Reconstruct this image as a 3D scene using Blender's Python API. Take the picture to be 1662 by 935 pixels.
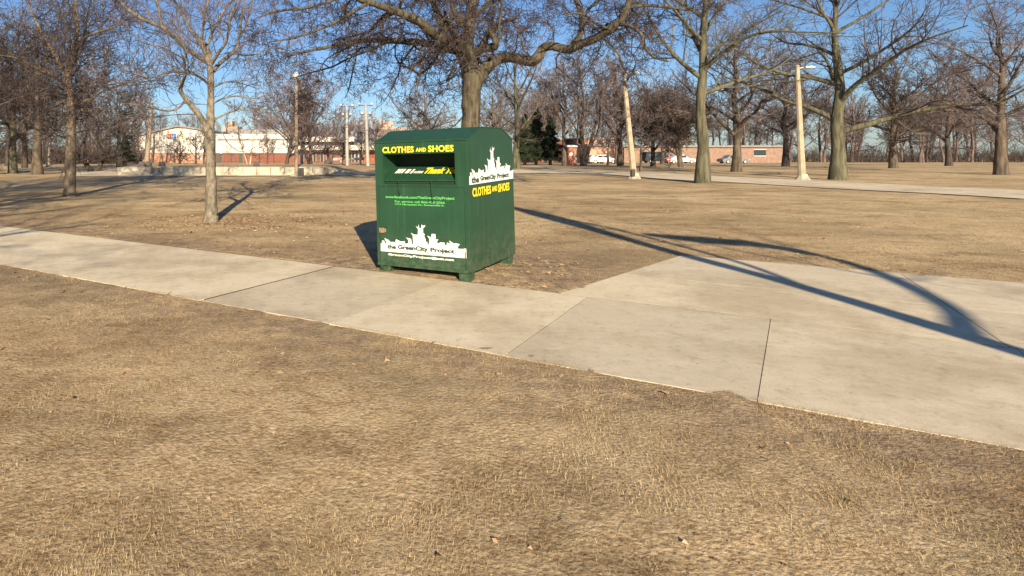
import bpy, math, random
import numpy as np
from mathutils import Matrix, Vector

for o in list(bpy.data.objects): bpy.data.objects.remove(o)
S = bpy.context.scene
COL = S.collection
# ------------------------------------------------------------------ camera, sky, sun, exposure
EYE = 1.6
FPX = 983.0                     # focal length in photo pixels (photo is 1662 wide)
cam = bpy.data.objects.new('camera', bpy.data.cameras.new('camera'))
COL.objects.link(cam); S.camera = cam
cam.location = (0, 0, EYE); cam.rotation_euler = (math.radians(90), 0, 0)
cam.data.sensor_width = 36.0
cam.data.lens = 36.0*FPX/1662.0
cam.data.shift_x = (831-560)/1662.0
cam.data.shift_y = -(467.5-240)/1662.0
cam.data.clip_start = 0.05; cam.data.clip_end = 5000

SUN_EL = math.radians(21.5)
SX, SY = 0.05, -1.0             # horizontal direction towards the sun
SUN_ROT = math.atan2(SX, SY)
w = bpy.data.worlds.new('World'); S.world = w; w.use_nodes = True
nt = w.node_tree; nt.nodes.clear()
sky = nt.nodes.new('ShaderNodeTexSky'); sky.sky_type = 'NISHITA'; sky.sun_disc = False
sky.sun_elevation = SUN_EL; sky.sun_rotation = SUN_ROT
sky.altitude = 200; sky.air_density = 1.0; sky.dust_density = 0.35; sky.ozone_density = 3.5
bg = nt.nodes.new('ShaderNodeBackground'); bg.inputs[1].default_value = 0.06
wo = nt.nodes.new('ShaderNodeOutputWorld')
tint = nt.nodes.new('ShaderNodeMixRGB'); tint.blend_type = 'MULTIPLY'; tint.inputs[0].default_value = 1.0; tint.inputs[2].default_value = (0.80, 0.93, 1.12, 1)
nt.links.new(sky.outputs[0], tint.inputs[1]); nt.links.new(tint.outputs[0], bg.inputs[0]); nt.links.new(bg.outputs[0], wo.inputs[0])
sl = bpy.data.lights.new('sun', 'SUN'); sl.energy = 5.0; sl.angle = math.radians(0.5); sl.color = (1.0, 0.85, 0.63)
so = bpy.data.objects.new('sun', sl); COL.objects.link(so)
sd = Vector((SX*math.cos(SUN_EL), SY*math.cos(SUN_EL), math.sin(SUN_EL))).normalized()
so.rotation_euler = sd.to_track_quat('Z', 'Y').to_euler(); so.location = (3, -30, 30)
S.view_settings.view_transform = 'Standard'; S.view_settings.look = 'None'
S.view_settings.exposure = 0.85; S.view_settings.gamma = 1.0
S.view_settings.use_curve_mapping = False

rng = np.random.default_rng(7)
random.seed(7)

# ------------------------------------------------------------------ helpers
def P(px, py, Y):
    return np.array([(px-560)/FPX*Y, Y, EYE-(py-240)/FPX*Y])
def sstep(a, b, x):
    t = np.clip((np.asarray(x, float)-a)/(b-a), 0, 1); return t*t*(3-2*t)
def gz(x, y):
    """height of the terrain"""
    x = np.asarray(x, float); y = np.asarray(y, float)
    base = -0.018*np.maximum(y-48, 0)*(1-0*x)
    und = 0.018*np.sin(x*0.9+0.4*y)*np.sin(y*0.7-0.3*x)+0.03*np.sin(x*0.21+1)*np.sin(y*0.17)
    und = und*sstep(9, 14, x*0.522+y*0.853)
    nq = x*0.522+y*0.853; und = und+.042*np.exp(-((x-1.75)**2+(y-7.75)**2)/.7)*sstep(6.86, 7.06, nq)*(nq > 6.86)
    lawn = 0.45*(y > 35.2)*(1-sstep(41, 56, y))
    lawn = lawn*sstep(-13.25, -13.15, x)*(1-sstep(-1.3, 1.5, x))
    return base+und*(1-sstep(30, 34, y)*sstep(-15, -13, x)*(1-sstep(-1, 3, x)))+lawn
def gzf(x, y): return float(gz(x, y))

def mk(name, color, rough=0.85, spec=0.25, metal=0.0):
    m = bpy.data.materials.new(name); m.use_nodes = True
    b = m.node_tree.nodes['Principled BSDF']
    b.inputs['Base Color'].default_value = (*color, 1); b.inputs['Roughness'].default_value = rough
    b.inputs['Specular IOR Level'].default_value = spec; b.inputs['Metallic'].default_value = metal
    return m, m.node_tree, b
def noisy(name, c1, c2, scale=6.0, rough=0.85, spec=0.2, bump=0.0, bscale=None, detail=6, lo=0.35, hi=0.65, stretch=(1,1,1), metal=0, c3=None, s3=1.0, bdist=0.02):
    m, t, b = mk(name, c1, rough, spec, metal)
    tc = t.nodes.new('ShaderNodeTexCoord'); mp = t.nodes.new('ShaderNodeMapping'); mp.inputs['Scale'].default_value = stretch
    t.links.new(tc.outputs['Object'], mp.inputs[0])
    n = t.nodes.new('ShaderNodeTexNoise'); n.inputs['Scale'].default_value = scale; n.inputs['Detail'].default_value = detail
    t.links.new(mp.outputs[0], n.inputs['Vector'])
    r = t.nodes.new('ShaderNodeValToRGB'); e = r.color_ramp.elements
    e[0].position = lo; e[0].color = (*c1, 1); e[1].position = hi; e[1].color = (*c2, 1)
    t.links.new(n.outputs[0], r.inputs[0]); out = r.outputs[0]
    if c3:
        n3 = t.nodes.new('ShaderNodeTexNoise'); n3.inputs['Scale'].default_value = s3; n3.inputs['Detail'].default_value = 4
        t.links.new(tc.outputs['Object'], n3.inputs['Vector'])
        r3 = t.nodes.new('ShaderNodeValToRGB'); r3.color_ramp.elements[0].position = 0.48; r3.color_ramp.elements[1].position = 0.66
        t.links.new(n3.outputs[0], r3.inputs[0])
        mx = t.nodes.new('ShaderNodeMixRGB'); t.links.new(r3.outputs[0], mx.inputs[0]); t.links.new(out, mx.inputs[1]); mx.inputs[2].default_value = (*c3, 1)
        out = mx.outputs[0]
    t.links.new(out, b.inputs['Base Color'])
    if bump:
        bn = t.nodes.new('ShaderNodeTexNoise'); bn.inputs['Scale'].default_value = bscale or scale*4; bn.inputs['Detail'].default_value = 8
        t.links.new(mp.outputs[0], bn.inputs['Vector'])
        bp = t.nodes.new('ShaderNodeBump'); bp.inputs['Strength'].default_value = bump; bp.inputs['Distance'].default_value = bdist
        t.links.new(bn.outputs[0], bp.inputs['Height']); t.links.new(bp.outputs[0], b.inputs['Normal'])
    return m

def fast_mesh(name, verts, quads=None, tris=None, smooth=False):
    me = bpy.data.meshes.new(name)
    verts = np.ascontiguousarray(verts, np.float32)
    me.vertices.add(len(verts)); me.vertices.foreach_set('co', verts.ravel())
    parts = []; starts = []; off = 0
    if quads is not None and len(quads):
        parts.append(np.asarray(quads, np.int32).ravel()); starts.append(off+np.arange(len(quads))*4); off += len(quads)*4
    if tris is not None and len(tris):
        parts.append(np.asarray(tris, np.int32).ravel()); starts.append(off+np.arange(len(tris))*3); off += len(tris)*3
    lv = np.concatenate(parts); st = np.concatenate(starts).astype(np.int32)
    me.loops.add(len(lv)); me.loops.foreach_set('vertex_index', lv)
    me.polygons.add(len(st)); me.polygons.foreach_set('loop_start', st)
    if smooth: me.polygons.foreach_set('use_smooth', np.ones(len(st), bool))
    me.update(calc_edges=True); me.validate()
    return me

def tag(o, label=None, cat=None, group=None, kind=None):
    if label: o['label'] = label
    if cat: o['category'] = cat
    if group: o['group'] = group
    if kind: o['kind'] = kind
    return o
def link(name, me, mat=None, parent=None, loc=None):
    o = bpy.data.objects.new(name, me); COL.objects.link(o)
    if mat is not None:
        for m in (mat if isinstance(mat, (list, tuple)) else [mat]): me.materials.append(m)
    if parent is not None: o.parent = parent
    if loc is not None: o.location = loc
    return o
def empty(name, loc, rz=0, label=None, cat=None, group=None):
    o = bpy.data.objects.new(name, None); COL.objects.link(o); o.location = loc; o.rotation_euler = (0, 0, rz)
    o.empty_display_size = 0.2
    return tag(o, label, cat, group)
def copy_tree(o, parent=None):
    c = o.copy(); COL.objects.link(c); c.parent = parent
    for ch in [x for x in bpy.data.objects if x.parent == o]: copy_tree(ch, c)
    return c

class MB:
    """collects simple shapes into one mesh"""
    def __init__(s): s.v = []; s.f = []; s.n = 0; s.m = []; s.cur = 0
    def add(s, v, f):
        s.v.append(np.asarray(v, float)); s.f += [tuple(i+s.n for i in q) for q in f]; s.m += [s.cur]*len(f); s.n += len(v); return s
    def box(s, a, b):
        x0, y0, z0 = a; x1, y1, z1 = b
        v = [(x0,y0,z0),(x1,y0,z0),(x1,y1,z0),(x0,y1,z0),(x0,y0,z1),(x1,y0,z1),(x1,y1,z1),(x0,y1,z1)]
        return s.add(v, [(0,3,2,1),(4,5,6,7),(0,1,5,4),(1,2,6,5),(2,3,7,6),(3,0,4,7)])
    def prism(s, poly, axis, a, b):
        """poly: 2D outline; extruded along axis from a to b. axis y: (x,z); axis z: (x,y); axis x: (y,z)"""
        n = len(poly); v = []
        for t in (a, b):
            for p, q in poly:
                v.append({'y': (p, t, q), 'z': (p, q, t), 'x': (t, p, q)}[axis])
        f = [tuple(range(n)), tuple(range(2*n-1, n-1, -1))]+[(i, i+n, (i+1) % n+n, (i+1) % n) for i in range(n)]
        if axis in ('z', 'x'): f = [tuple(reversed(q)) for q in f]
        return s.add(v, f)
    def tube(s, pts, rad, k=8, cap=True):
        pts = np.asarray(pts, float); n = len(pts); rad = np.broadcast_to(np.asarray(rad, float), (n,))
        T = np.gradient(pts, axis=0); T /= np.linalg.norm(T, axis=1)[:, None]+1e-9
        ref = np.array([0, 0, 1.0]) if abs(T[:, 2]).mean() < 0.8 else np.array([1.0, 0, 0])
        A = np.cross(T, ref); A /= np.linalg.norm(A, axis=1)[:, None]+1e-9; B = np.cross(T, A)
        v = []
        for i in range(n):
            for j in range(k):
                a = 2*math.pi*j/k; v.append(pts[i]+rad[i]*(math.cos(a)*A[i]+math.sin(a)*B[i]))
        f = [(i*k+j, i*k+(j+1) % k, (i+1)*k+(j+1) % k, (i+1)*k+j) for i in range(n-1) for j in range(k)]
        if cap: f += [tuple(reversed(range(k))), tuple(range((n-1)*k, n*k))]
        return s.add(v, f)
    def lathe(s, prof, k=16, c=(0,0,0)):
        v = []; n = len(prof)
        for r, z in prof:
            for j in range(k):
                a = 2*math.pi*j/k; v.append((c[0]+r*math.cos(a), c[1]+r*math.sin(a), c[2]+z))
        f = [(i*k+j, i*k+(j+1) % k, (i+1)*k+(j+1) % k, (i+1)*k+j) for i in range(n-1) for j in range(k)]
        f += [tuple(reversed(range(k))), tuple(range((n-1)*k, n*k))]
        return s.add(v, f)
    def build(s, name, mat, parent=None, smooth=False, bevel=0, loc=None):
        me = bpy.data.meshes.new(name); me.from_pydata(np.concatenate(s.v).tolist(), [], s.f); me.update()
        if smooth:
            for p in me.polygons: p.use_smooth = True
        for p, mi in zip(me.polygons, s.m): p.material_index = mi
        o = link(name, me, mat, parent, loc)
        if bevel:
            b = o.modifiers.new('bevel', 'BEVEL'); b.width = bevel; b.segments = 2; b.limit_method = 'ANGLE'
        return o

# ------------------------------------------------------------------ materials
def ground_mat():
    m, t, b = mk('dry_lawn', (0.3, 0.24, 0.14), 0.95, 0.1)
    N = t.nodes.new; L = t.links.new
    tc = N('ShaderNodeTexCoord')
    def noise(sc, det=6, st=(1,1,1), rough=0.6):
        mp = N('ShaderNodeMapping'); mp.inputs['Scale'].default_value = st; L(tc.outputs['Object'], mp.inputs[0])
        n = N('ShaderNodeTexNoise'); n.inputs['Scale'].default_value = sc; n.inputs['Detail'].default_value = det; n.inputs['Roughness'].default_value = rough
        L(mp.outputs[0], n.inputs['Vector']); return n.outputs[0]
    def ramp(x, els):
        r = N('ShaderNodeValToRGB'); e = r.color_ramp.elements
        e[0].position = els[0][0]; e[0].color = (*els[0][1], 1); e[1].position = els[-1][0]; e[1].color = (*els[-1][1], 1)
        for p, c in els[1:-1]:
            q = e.new(p); q.color = (*c, 1)
        L(x, r.inputs[0]); return r.outputs[0]
    fine = ramp(noise(38, 8), [(0.3, (0.34, 0.255, 0.145)), (0.5, (0.62, 0.485, 0.295)), (0.7, (0.80, 0.66, 0.43))])
    mid0 = ramp(noise(1.3, 6, (0.6, 1, 1), .7), [(0.33, (0.55, 0.49, 0.43)), (0.5, (0.95, 0.92, 0.88)), (0.68, (1.14, 1.08, 1.0))])
    big = ramp(noise(0.22, 6, (0.45, 1, 1), .65), [(0.38, (0.66, 0.60, 0.54)), (0.56, (1.05, 1.03, 1.0))])
    mxb = N('ShaderNodeMixRGB'); mxb.blend_type = 'MULTIPLY'; mxb.inputs[0].default_value = 0.8; L(mid0, mxb.inputs[1]); L(big, mxb.inputs[2]); mid = mxb.outputs[0]
    mx = N('ShaderNodeMixRGB'); mx.blend_type = 'MULTIPLY'; mx.inputs[0].default_value = 1; L(fine, mx.inputs[1]); L(mid, mx.inputs[2])
    md = ramp(noise(8, 6, (1, 1, 1), .75), [(0.38, (0.68, 0.63, 0.58)), (0.5, (1, 1, 1))])
    mx9 = N('ShaderNodeMixRGB'); mx9.blend_type = 'MULTIPLY'; mx9.inputs[0].default_value = .85; L(mx.outputs[0], mx9.inputs[1]); L(md, mx9.inputs[2]); mx = mx9
    gp = ramp(noise(0.35, 4), [(0.5, (0, 0, 0)), (0.66, (0.4, 0.4, 0.4))])
    g2 = N('ShaderNodeMixRGB'); L(gp, g2.inputs[0]); L(mx.outputs[0], g2.inputs[1]); g2.inputs[2].default_value = (0.27, 0.235, 0.13, 1)
    # worn soil along the walks (vertex attribute) broken up by noise
    at = N('ShaderNodeAttribute'); at.attribute_name = 'wear'
    nn = noise(5, 6); mm = N('ShaderNodeMath'); mm.operation = 'MULTIPLY'; L(at.outputs['Fac'], mm.inputs[0])
    rr = ramp(nn, [(0.35, (0.15, 0.15, 0.15)), (0.62, (1, 1, 1))]); L(rr, mm.inputs[1])
    g3 = N('ShaderNodeMixRGB'); L(mm.outputs[0], g3.inputs[0]); L(g2.outputs[0], g3.inputs[1])
    soil = ramp(noise(22, 8), [(0.35, (0.15, 0.10, 0.065)), (0.65, (0.34, 0.25, 0.17))]); L(soil, g3.inputs[2])
    L(g3.outputs[0], b.inputs['Base Color'])
    bp = N('ShaderNodeBump'); bp.inputs['Strength'].default_value = 0.9; bp.inputs['Distance'].default_value = 0.02
    L(noise(45, 8), bp.inputs['Height']); L(bp.outputs[0], b.inputs['Normal'])
    return m
M_ground = ground_mat()
def concrete_mat():
    m, t, p = mk('pale_concrete', (.6, .53, .4), .92, .15); N = t.nodes.new; L = t.links.new
    tc = N('ShaderNodeTexCoord')
    def nz(sc, det, ro=.6):
        n = N('ShaderNodeTexNoise'); n.inputs['Scale'].default_value = sc; n.inputs['Detail'].default_value = det; n.inputs['Roughness'].default_value = ro; L(tc.outputs['Object'], n.inputs['Vector']); return n.outputs[0]
    def rp(x, a, ca, b_, cb):
        r = N('ShaderNodeValToRGB'); e = r.color_ramp.elements; e[0].position = a; e[0].color = (*ca, 1); e[1].position = b_; e[1].color = (*cb, 1); L(x, r.inputs[0]); return r.outputs[0]
    def mul(x, y, f=1.0):
        k = N('ShaderNodeMixRGB'); k.blend_type = 'MULTIPLY'; k.inputs[0].default_value = f; L(x, k.inputs[1]); L(y, k.inputs[2]); return k.outputs[0]
    base = rp(nz(1.7, 8, .7), .3, (.72, .61, .43), .7, (.82, .71, .52))
    g = N('ShaderNodeNewGeometry'); isl = rp(g.outputs['Random Per Island'], 0, (.82, .82, .83), 1, (1.0, 1.0, .985)); c = mul(base, isl)
    c = mul(c, rp(nz(170, 3, .8), .32, (.66, .64, .62), .5, (1, 1, 1)), .85)
    c = mul(c, rp(nz(9, 6, .75), .33, (.78, .75, .71), .47, (1, 1, 1)), .8)
    c = mul(c, rp(nz(.55, 5, .7), .38, (.72, .69, .65), .54, (1, 1, 1)), .85)
    wv = N('ShaderNodeTexVoronoi'); wv.feature = 'DISTANCE_TO_EDGE'; wv.inputs['Scale'].default_value = .42; wm = N('ShaderNodeMixRGB'); wm.inputs[0].default_value = .22; L(tc.outputs['Object'], wm.inputs[1]); nv = N('ShaderNodeTexNoise'); nv.inputs['Scale'].default_value = 2.5; nv.inputs['Detail'].default_value = 6; L(tc.outputs['Object'], nv.inputs['Vector']); L(nv.outputs['Color'], wm.inputs[2]); L(wm.outputs[0], wv.inputs['Vector'])
    c = mul(c, rp(wv.outputs['Distance'], .0006, (.35, .31, .27), .0016, (1, 1, 1)), .10)
    v = N('ShaderNodeTexVoronoi'); v.inputs['Scale'].default_value = 5.5; L(tc.outputs['Object'], v.inputs['Vector']); c = mul(c, rp(v.outputs['Distance'], .035, (.45, .40, .35), .06, (1, 1, 1)), .7)
    L(c, p.inputs['Base Color'])
    b1 = N('ShaderNodeBump'); b1.inputs['Strength'].default_value = .5; b1.inputs['Distance'].default_value = .003; L(nz(220, 4, .8), b1.inputs['Height'])
    b2 = N('ShaderNodeBump'); b2.inputs['Strength'].default_value = .4; b2.inputs['Distance'].default_value = .02; L(nz(3, 6), b2.inputs['Height']); L(b1.outputs[0], b2.inputs['Normal']); L(b2.outputs[0], p.inputs['Normal'])
    return m
M_conc = concrete_mat()
M_joint = noisy('joint_dirt', (0.03, 0.025, 0.02), (0.09, 0.072, 0.05), 9, 1.0)
M_wallc = noisy('weathered_concrete', (0.40, 0.355, 0.27), (0.53, 0.475, 0.36), 1.6, 0.95, 0.1, bump=0.3, bscale=30, stretch=(1, 1, 0.35), c3=(0.26, 0.23, 0.19), s3=0.7)
def bark(name, c1, c2, st=(1, 1, 0.18), sc=14, c3=None):
    return noisy(name, c1, c2, sc, 0.95, 0.08, bump=0.9, bscale=sc*1.6, stretch=st, c3=c3, s3=3.0, bdist=0.03)
M_bark_main = bark('oak_bark', (0.04, 0.034, 0.026), (0.135, 0.112, 0.080), sc=9, c3=(0.10, 0.095, 0.055))
M_bark_sap = bark('smooth_grey_bark', (0.115, 0.098, 0.074), (0.27, 0.23, 0.17), (1, 1, 0.5), 13)
M_bark_left = bark('brown_bark', (0.11, 0.085, 0.062), (0.23, 0.18, 0.13), (1, 1, 0.4), 9)
M_bark_far = bark('dull_bark', (0.065, 0.052, 0.04), (0.16, 0.125, 0.09), sc=6)
M_bark_dark = bark('dark_bark', (0.045, 0.035, 0.03), (0.10, 0.08, 0.065), sc=6)
M_bark_pale = bark('pale_bark', (0.32, 0.27, 0.2), (0.50, 0.43, 0.33), sc=6)
M_bark_green = bark('greenish_bark', (0.06, 0.056, 0.038), (0.16, 0.148, 0.095), sc=8)
def twigm(n, a, b_): return noisy(n, a, b_, 1.5, 0.85, 0.1, lo=0.4, hi=0.6)
M_tw_main = twigm('twig_brown', (0.042, 0.033, 0.032), (0.11, 0.084, 0.076))
M_tw_sap = twigm('twig_grey', (0.085, 0.068, 0.068), (0.18, 0.145, 0.135))
M_tw_left = twigm('twig_tan', (0.06, 0.047, 0.045), (0.14, 0.112, 0.10))
M_tw_far = twigm('twig_far', (0.105, 0.082, 0.080), (0.20, 0.158, 0.145))
M_tw_dark = twigm('twig_dark', (0.052, 0.041, 0.036), (0.115, 0.09, 0.074))
M_tw_purple = twigm('twig_purple', (0.12, 0.09, 0.092), (0.24, 0.185, 0.175))
M_tw_green = twigm('twig_green', (0.08, 0.078, 0.055), (0.17, 0.16, 0.115))

# ------------------------------------------------------------------ terrain
def build_ground():
    def axis(lo, hi, d, ext_lo, ext_hi, grow=1.12, extra=()):
        a = list(np.arange(lo, hi+1e-6, d)); s = d
        while a[-1] < ext_hi: s = min(s*grow, 60); a.append(a[-1]+s)
        s = d
        while a[0] > ext_lo: s = min(s*grow, 60); a.insert(0, a[0]-s)
        a = np.array(sorted(set(np.round(list(a)+list(extra), 4)))); return a
    xs = axis(-12, 14, 0.16, -1500, 1500, extra=(-13.26, -13.15)); ys = axis(0.5, 16, 0.16, -300, 2500, 1.035, extra=(35.1, 35.21))
    X, Y = np.meshgrid(xs, ys); Z = gz(X, Y)
    # tiny lumps in the near turf
    near = np.exp(-((X/16)**2+(Y/18)**2)); nn_ = X*0.522+Y*0.853; s2 = X*0.853-Y*0.522
    inside = ((nn_ > 4.78) & (nn_ < 6.75)) | ((nn_ >= 6.8) & (nn_ < 10.1) & (s2 > -1.35+(nn_-6.87)/3.38*1.02))
    Z = np.where(inside, Z-0.02, Z+near*rng.normal(0.006, 0.004, X.shape))
    V = np.stack([X, Y, Z], -1).reshape(-1, 3); nx = len(xs); ny = len(ys)
    i = np.arange(nx-1)[None, :]+np.arange(ny-1)[:, None]*nx; i = i.ravel()
    q = np.stack([i, i+1, i+1+nx, i+nx], 1)
    me = fast_mesh('ground', V, q, smooth=True)
    n_ = V[:, 0]*0.522+V[:, 1]*0.853; s_ = V[:, 0]*0.853-V[:, 1]*0.522
    wear = np.exp(-np.abs(n_-7.2)/0.7)*(n_ > 5)+0.9*np.exp(-np.abs(n_-4.3)/0.6)*(n_ < 6)
    dcross = np.abs(s_+1.5)+np.maximum(0, 0); wear += 0.6*np.exp(-dcross/1.3)*(n_ > 6)*(n_ < 11)
    bx, by = V[:, 0]-1.7, V[:, 1]-8.0; wear += 0.9*np.exp(-(bx**2+by**2)/2.6)
    a = me.attributes.new('wear', 'FLOAT', 'POINT'); a.data.foreach_set('value', np.clip(wear, 0, 1).astype(np.float32))
    tag(link('ground', me, M_ground), kind='structure')
build_ground()

SV = np.array([0.853, -0.522]); NV = np.array([0.522, 0.853])
def sn(s, n, sk=0.0): p = SV*(s+sk*(n-5.1))+NV*n; return (p[0], p[1])
def build_walk():
    bed = MB(); mb = MB(); top = 0.009; g = 0.004
    js = np.arange(-4.53-1.6*24, 30, 1.6); 
    def slab(poly): mb.prism(poly, 'z', -0.06, top+random.uniform(-0.0004, 0.0008))
    for k in range(len(js)-1):
        a, b = js[k], js[k+1]; gg = 0.018 if abs(a+4.53) < 0.01 else 0.003; ge = 0.018 if abs(b+4.53) < 0.01 else 0.003
        j = lambda: random.uniform(-0.012, 0.012)
        slab([sn(a+gg, 4.60+j(), .094), sn(b-ge, 4.60+j(), .094), sn(b-ge, 6.87, .094), sn(a+gg, 6.87, .094)])
    # wide landing on the right
    for (n0, n1) in ((6.885, 8.34), (8.355, 10.25)):
        e0 = -1.45+(n0-6.87)/3.38*1.02; e1 = -1.45+(n1-6.87)/3.38*1.02
        j2 = np.arange(2.0, 20, 2.2); slab([sn(e0, n0), sn(j2[0]-g, n0), sn(j2[0]-g, n1), sn(e1, n1)])
        for a, b in zip(j2[:-1], j2[1:]): slab([sn(a+g, n0), sn(b-g, n0), sn(b-g, n1), sn(a+g, n1)])
    o = mb.build('sidewalk', M_conc)
    tag(o, kind='structure')
    bed.prism([sn(js[0], 4.66), sn(29, 4.66), sn(29, 6.9), sn(js[0], 6.9)], 'z', -0.05, 0.0078)
    bed.prism([sn(-1.25, 6.8), sn(19, 6.8), sn(19, 10.15), sn(-0.3, 10.15)], 'z', -0.05, 0.0074)
    tag(bed.build('sidewalk_joints', M_joint), kind='structure')
build_walk()

def drape(name, top_px, bot_px, mat, lift=0.03):
    """a path whose two edges are given as pixel polylines that lie on the ground"""
    def gp(px, py):
        Y = (EYE)*FPX/(py-240)
        for _ in range(30): Y = (EYE-gzf((px-560)/FPX*Y, Y))*FPX/(py-240)
        return ((px-560)/FPX*Y, Y)
    T = [gp(*p) for p in top_px]; B = [gp(*p) for p in bot_px]
    n = 160
    def res(A):
        A = np.array(A); x = np.linspace(0, 1, n); d = np.r_[0, np.cumsum(np.linalg.norm(np.diff(A, axis=0), axis=1))]; d /= d[-1]
        return np.stack([np.interp(x, d, A[:, 0]), np.interp(x, d, A[:, 1])], 1)
    T, B = res(T), res(B); m = 6
    V = []
    for j in range(m+1):
        Q = B+(T-B)*j/m; z = gz(Q[:, 0], Q[:, 1])+lift; V.append(np.c_[Q, z])
    V = np.concatenate(V); i = (np.arange(n-1)[None]+np.arange(m)[:, None]*n).ravel()
    me = fast_mesh(name, V, np.stack([i, i+1, i+1+n, i+n], 1)); tag(link(name, me, mat), kind='structure')
drape('park_path', [(100, 281.5), (186, 277.8), (200, 283.6), (535, 283.4), (560, 277), (700, 276), (860, 275.5), (905, 275), (1000, 279), (1120, 284.5), (1300, 293), (1700, 312)],
      [(108, 287), (190, 287.5), (330, 287), (480, 286), (560, 285), (700, 284), (860, 282), (950, 282), (1030, 288.5), (1120, 294), (1290, 303), (1660, 324)], M_conc)
drape('far_path', [(30, 276.6), (80, 275.2), (130, 273.8), (192, 272.6)], [(30, 278.6), (80, 277.2), (130, 275.6), (192, 274.2)], M_conc)

# near grass blades and fallen leaves (uncountable)
def blades():
    n = 620000
    z = 1.5+17*rng.random(n)**1.55; x = (-0.62+rng.random(n)*1.86)*z
    ne = 90000; se = -11+17*rng.random(ne); eg = np.where(rng.random(ne) < .5, 4.585, 6.885)+rng.normal(0, .035, ne)
    x = np.r_[x, SV[0]*se+NV[0]*eg]; z = np.r_[z, SV[1]*se+NV[1]*eg]
    # tufts
    nt_ = 900; tz = 1.7+14*rng.random(nt_)**1.3; tx = (-0.6+rng.random(nt_)*1.8)*tz; x = np.r_[x, np.repeat(tx, 45)+rng.normal(0, .03, nt_*45)]; z = np.r_[z, np.repeat(tz, 45)+rng.normal(0, .03, nt_*45)]; n = len(x)
    nn = x*0.522+z*0.853; ss = x*0.853-z*0.522
    ragged = 0.03*np.sin(ss*5)+0.03*np.sin(ss*2.1)+0.02*np.sin(ss*13+1)+rng.normal(0, .025, n)
    on = ((nn > 4.60+ragged) & (nn < 6.87+ragged)) | ((nn > 6.8) & (nn < 10.25+ragged) & (ss > -1.47+ragged+(nn-6.87)/3.38*1.02))
    patch = np.sin(x*1.7+z*0.9)*np.sin(z*1.3-x*0.6)+0.7*np.sin(x*4.1-z*2.2)*np.sin(z*3.7+x*1.9)+rng.normal(0, 0.5, n); keep = ~on & (patch > -0.75)
    x, z = x[keep], z[keep]; n = len(x)
    ca = np.sin(x*2.3+z*1.1)*1.5+np.sin(z*3.1-x)*1.2
    h = (0.006+0.020*rng.random(n)**2); wd = 0.0009+0.0009*rng.random(n)+0.00010*z; la = ca+rng.normal(0, 1.0, n)
    lean = 0.012+0.030*rng.random(n); g = gz(x, z); th = la+1.57
    b0 = np.c_[x-wd*np.cos(th), z-wd*np.sin(th), g-0.003]; b1 = np.c_[x+wd*np.cos(th), z+wd*np.sin(th), g-0.003]
    tp = np.c_[x+lean*np.cos(la), z+lean*np.sin(la), g+h]
    V = np.stack([b0, b1, tp], 1).reshape(-1, 3)
    me = fast_mesh('dry_grass', V, tris=np.arange(n*3).reshape(-1, 3))
    m, t, p = mk('straw', (.5, .38, .2), .9, .1); N = t.nodes.new; L = t.links.new
    ge = N('ShaderNodeNewGeometry'); r = N('ShaderNodeValToRGB'); e = r.color_ramp.elements; e[0].position = 0; e[0].color = (.24, .165, .09, 1); e[1].position = 1; e[1].color = (.66, .52, .31, 1)
    q = e.new(.3); q.color = (.38, .27, .15, 1); q = e.new(.55); q.color = (.50, .38, .21, 1); q = e.new(.62); q.color = (.33, .30, .15, 1); q = e.new(.68); q.color = (.52, .40, .22, 1); L(ge.outputs['Random Per Island'], r.inputs[0])
    tc = N('ShaderNodeTexCoord'); nz = N('ShaderNodeTexNoise'); nz.inputs['Scale'].default_value = 1.1; nz.inputs['Detail'].default_value = 5; L(tc.outputs['Object'], nz.inputs['Vector'])
    r2 = N('ShaderNodeValToRGB'); r2.color_ramp.elements[0].position = .35; r2.color_ramp.elements[0].color = (.66, .62, .55, 1); r2.color_ramp.elements[1].position = .62; L(nz.outputs[0], r2.inputs[0])
    mx = N('ShaderNodeMixRGB'); mx.blend_type = 'MULTIPLY'; mx.inputs[0].default_value = 1; L(r.outputs[0], mx.inputs[1]); L(r2.outputs[0], mx.inputs[2]); L(mx.outputs[0], p.inputs['Base Color'])
    o = link('dry_grass', me, m)
    tag(o, 'dormant straw coloured short grass on either side of the sidewalk', 'grass', kind='stuff')
blades()
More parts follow.
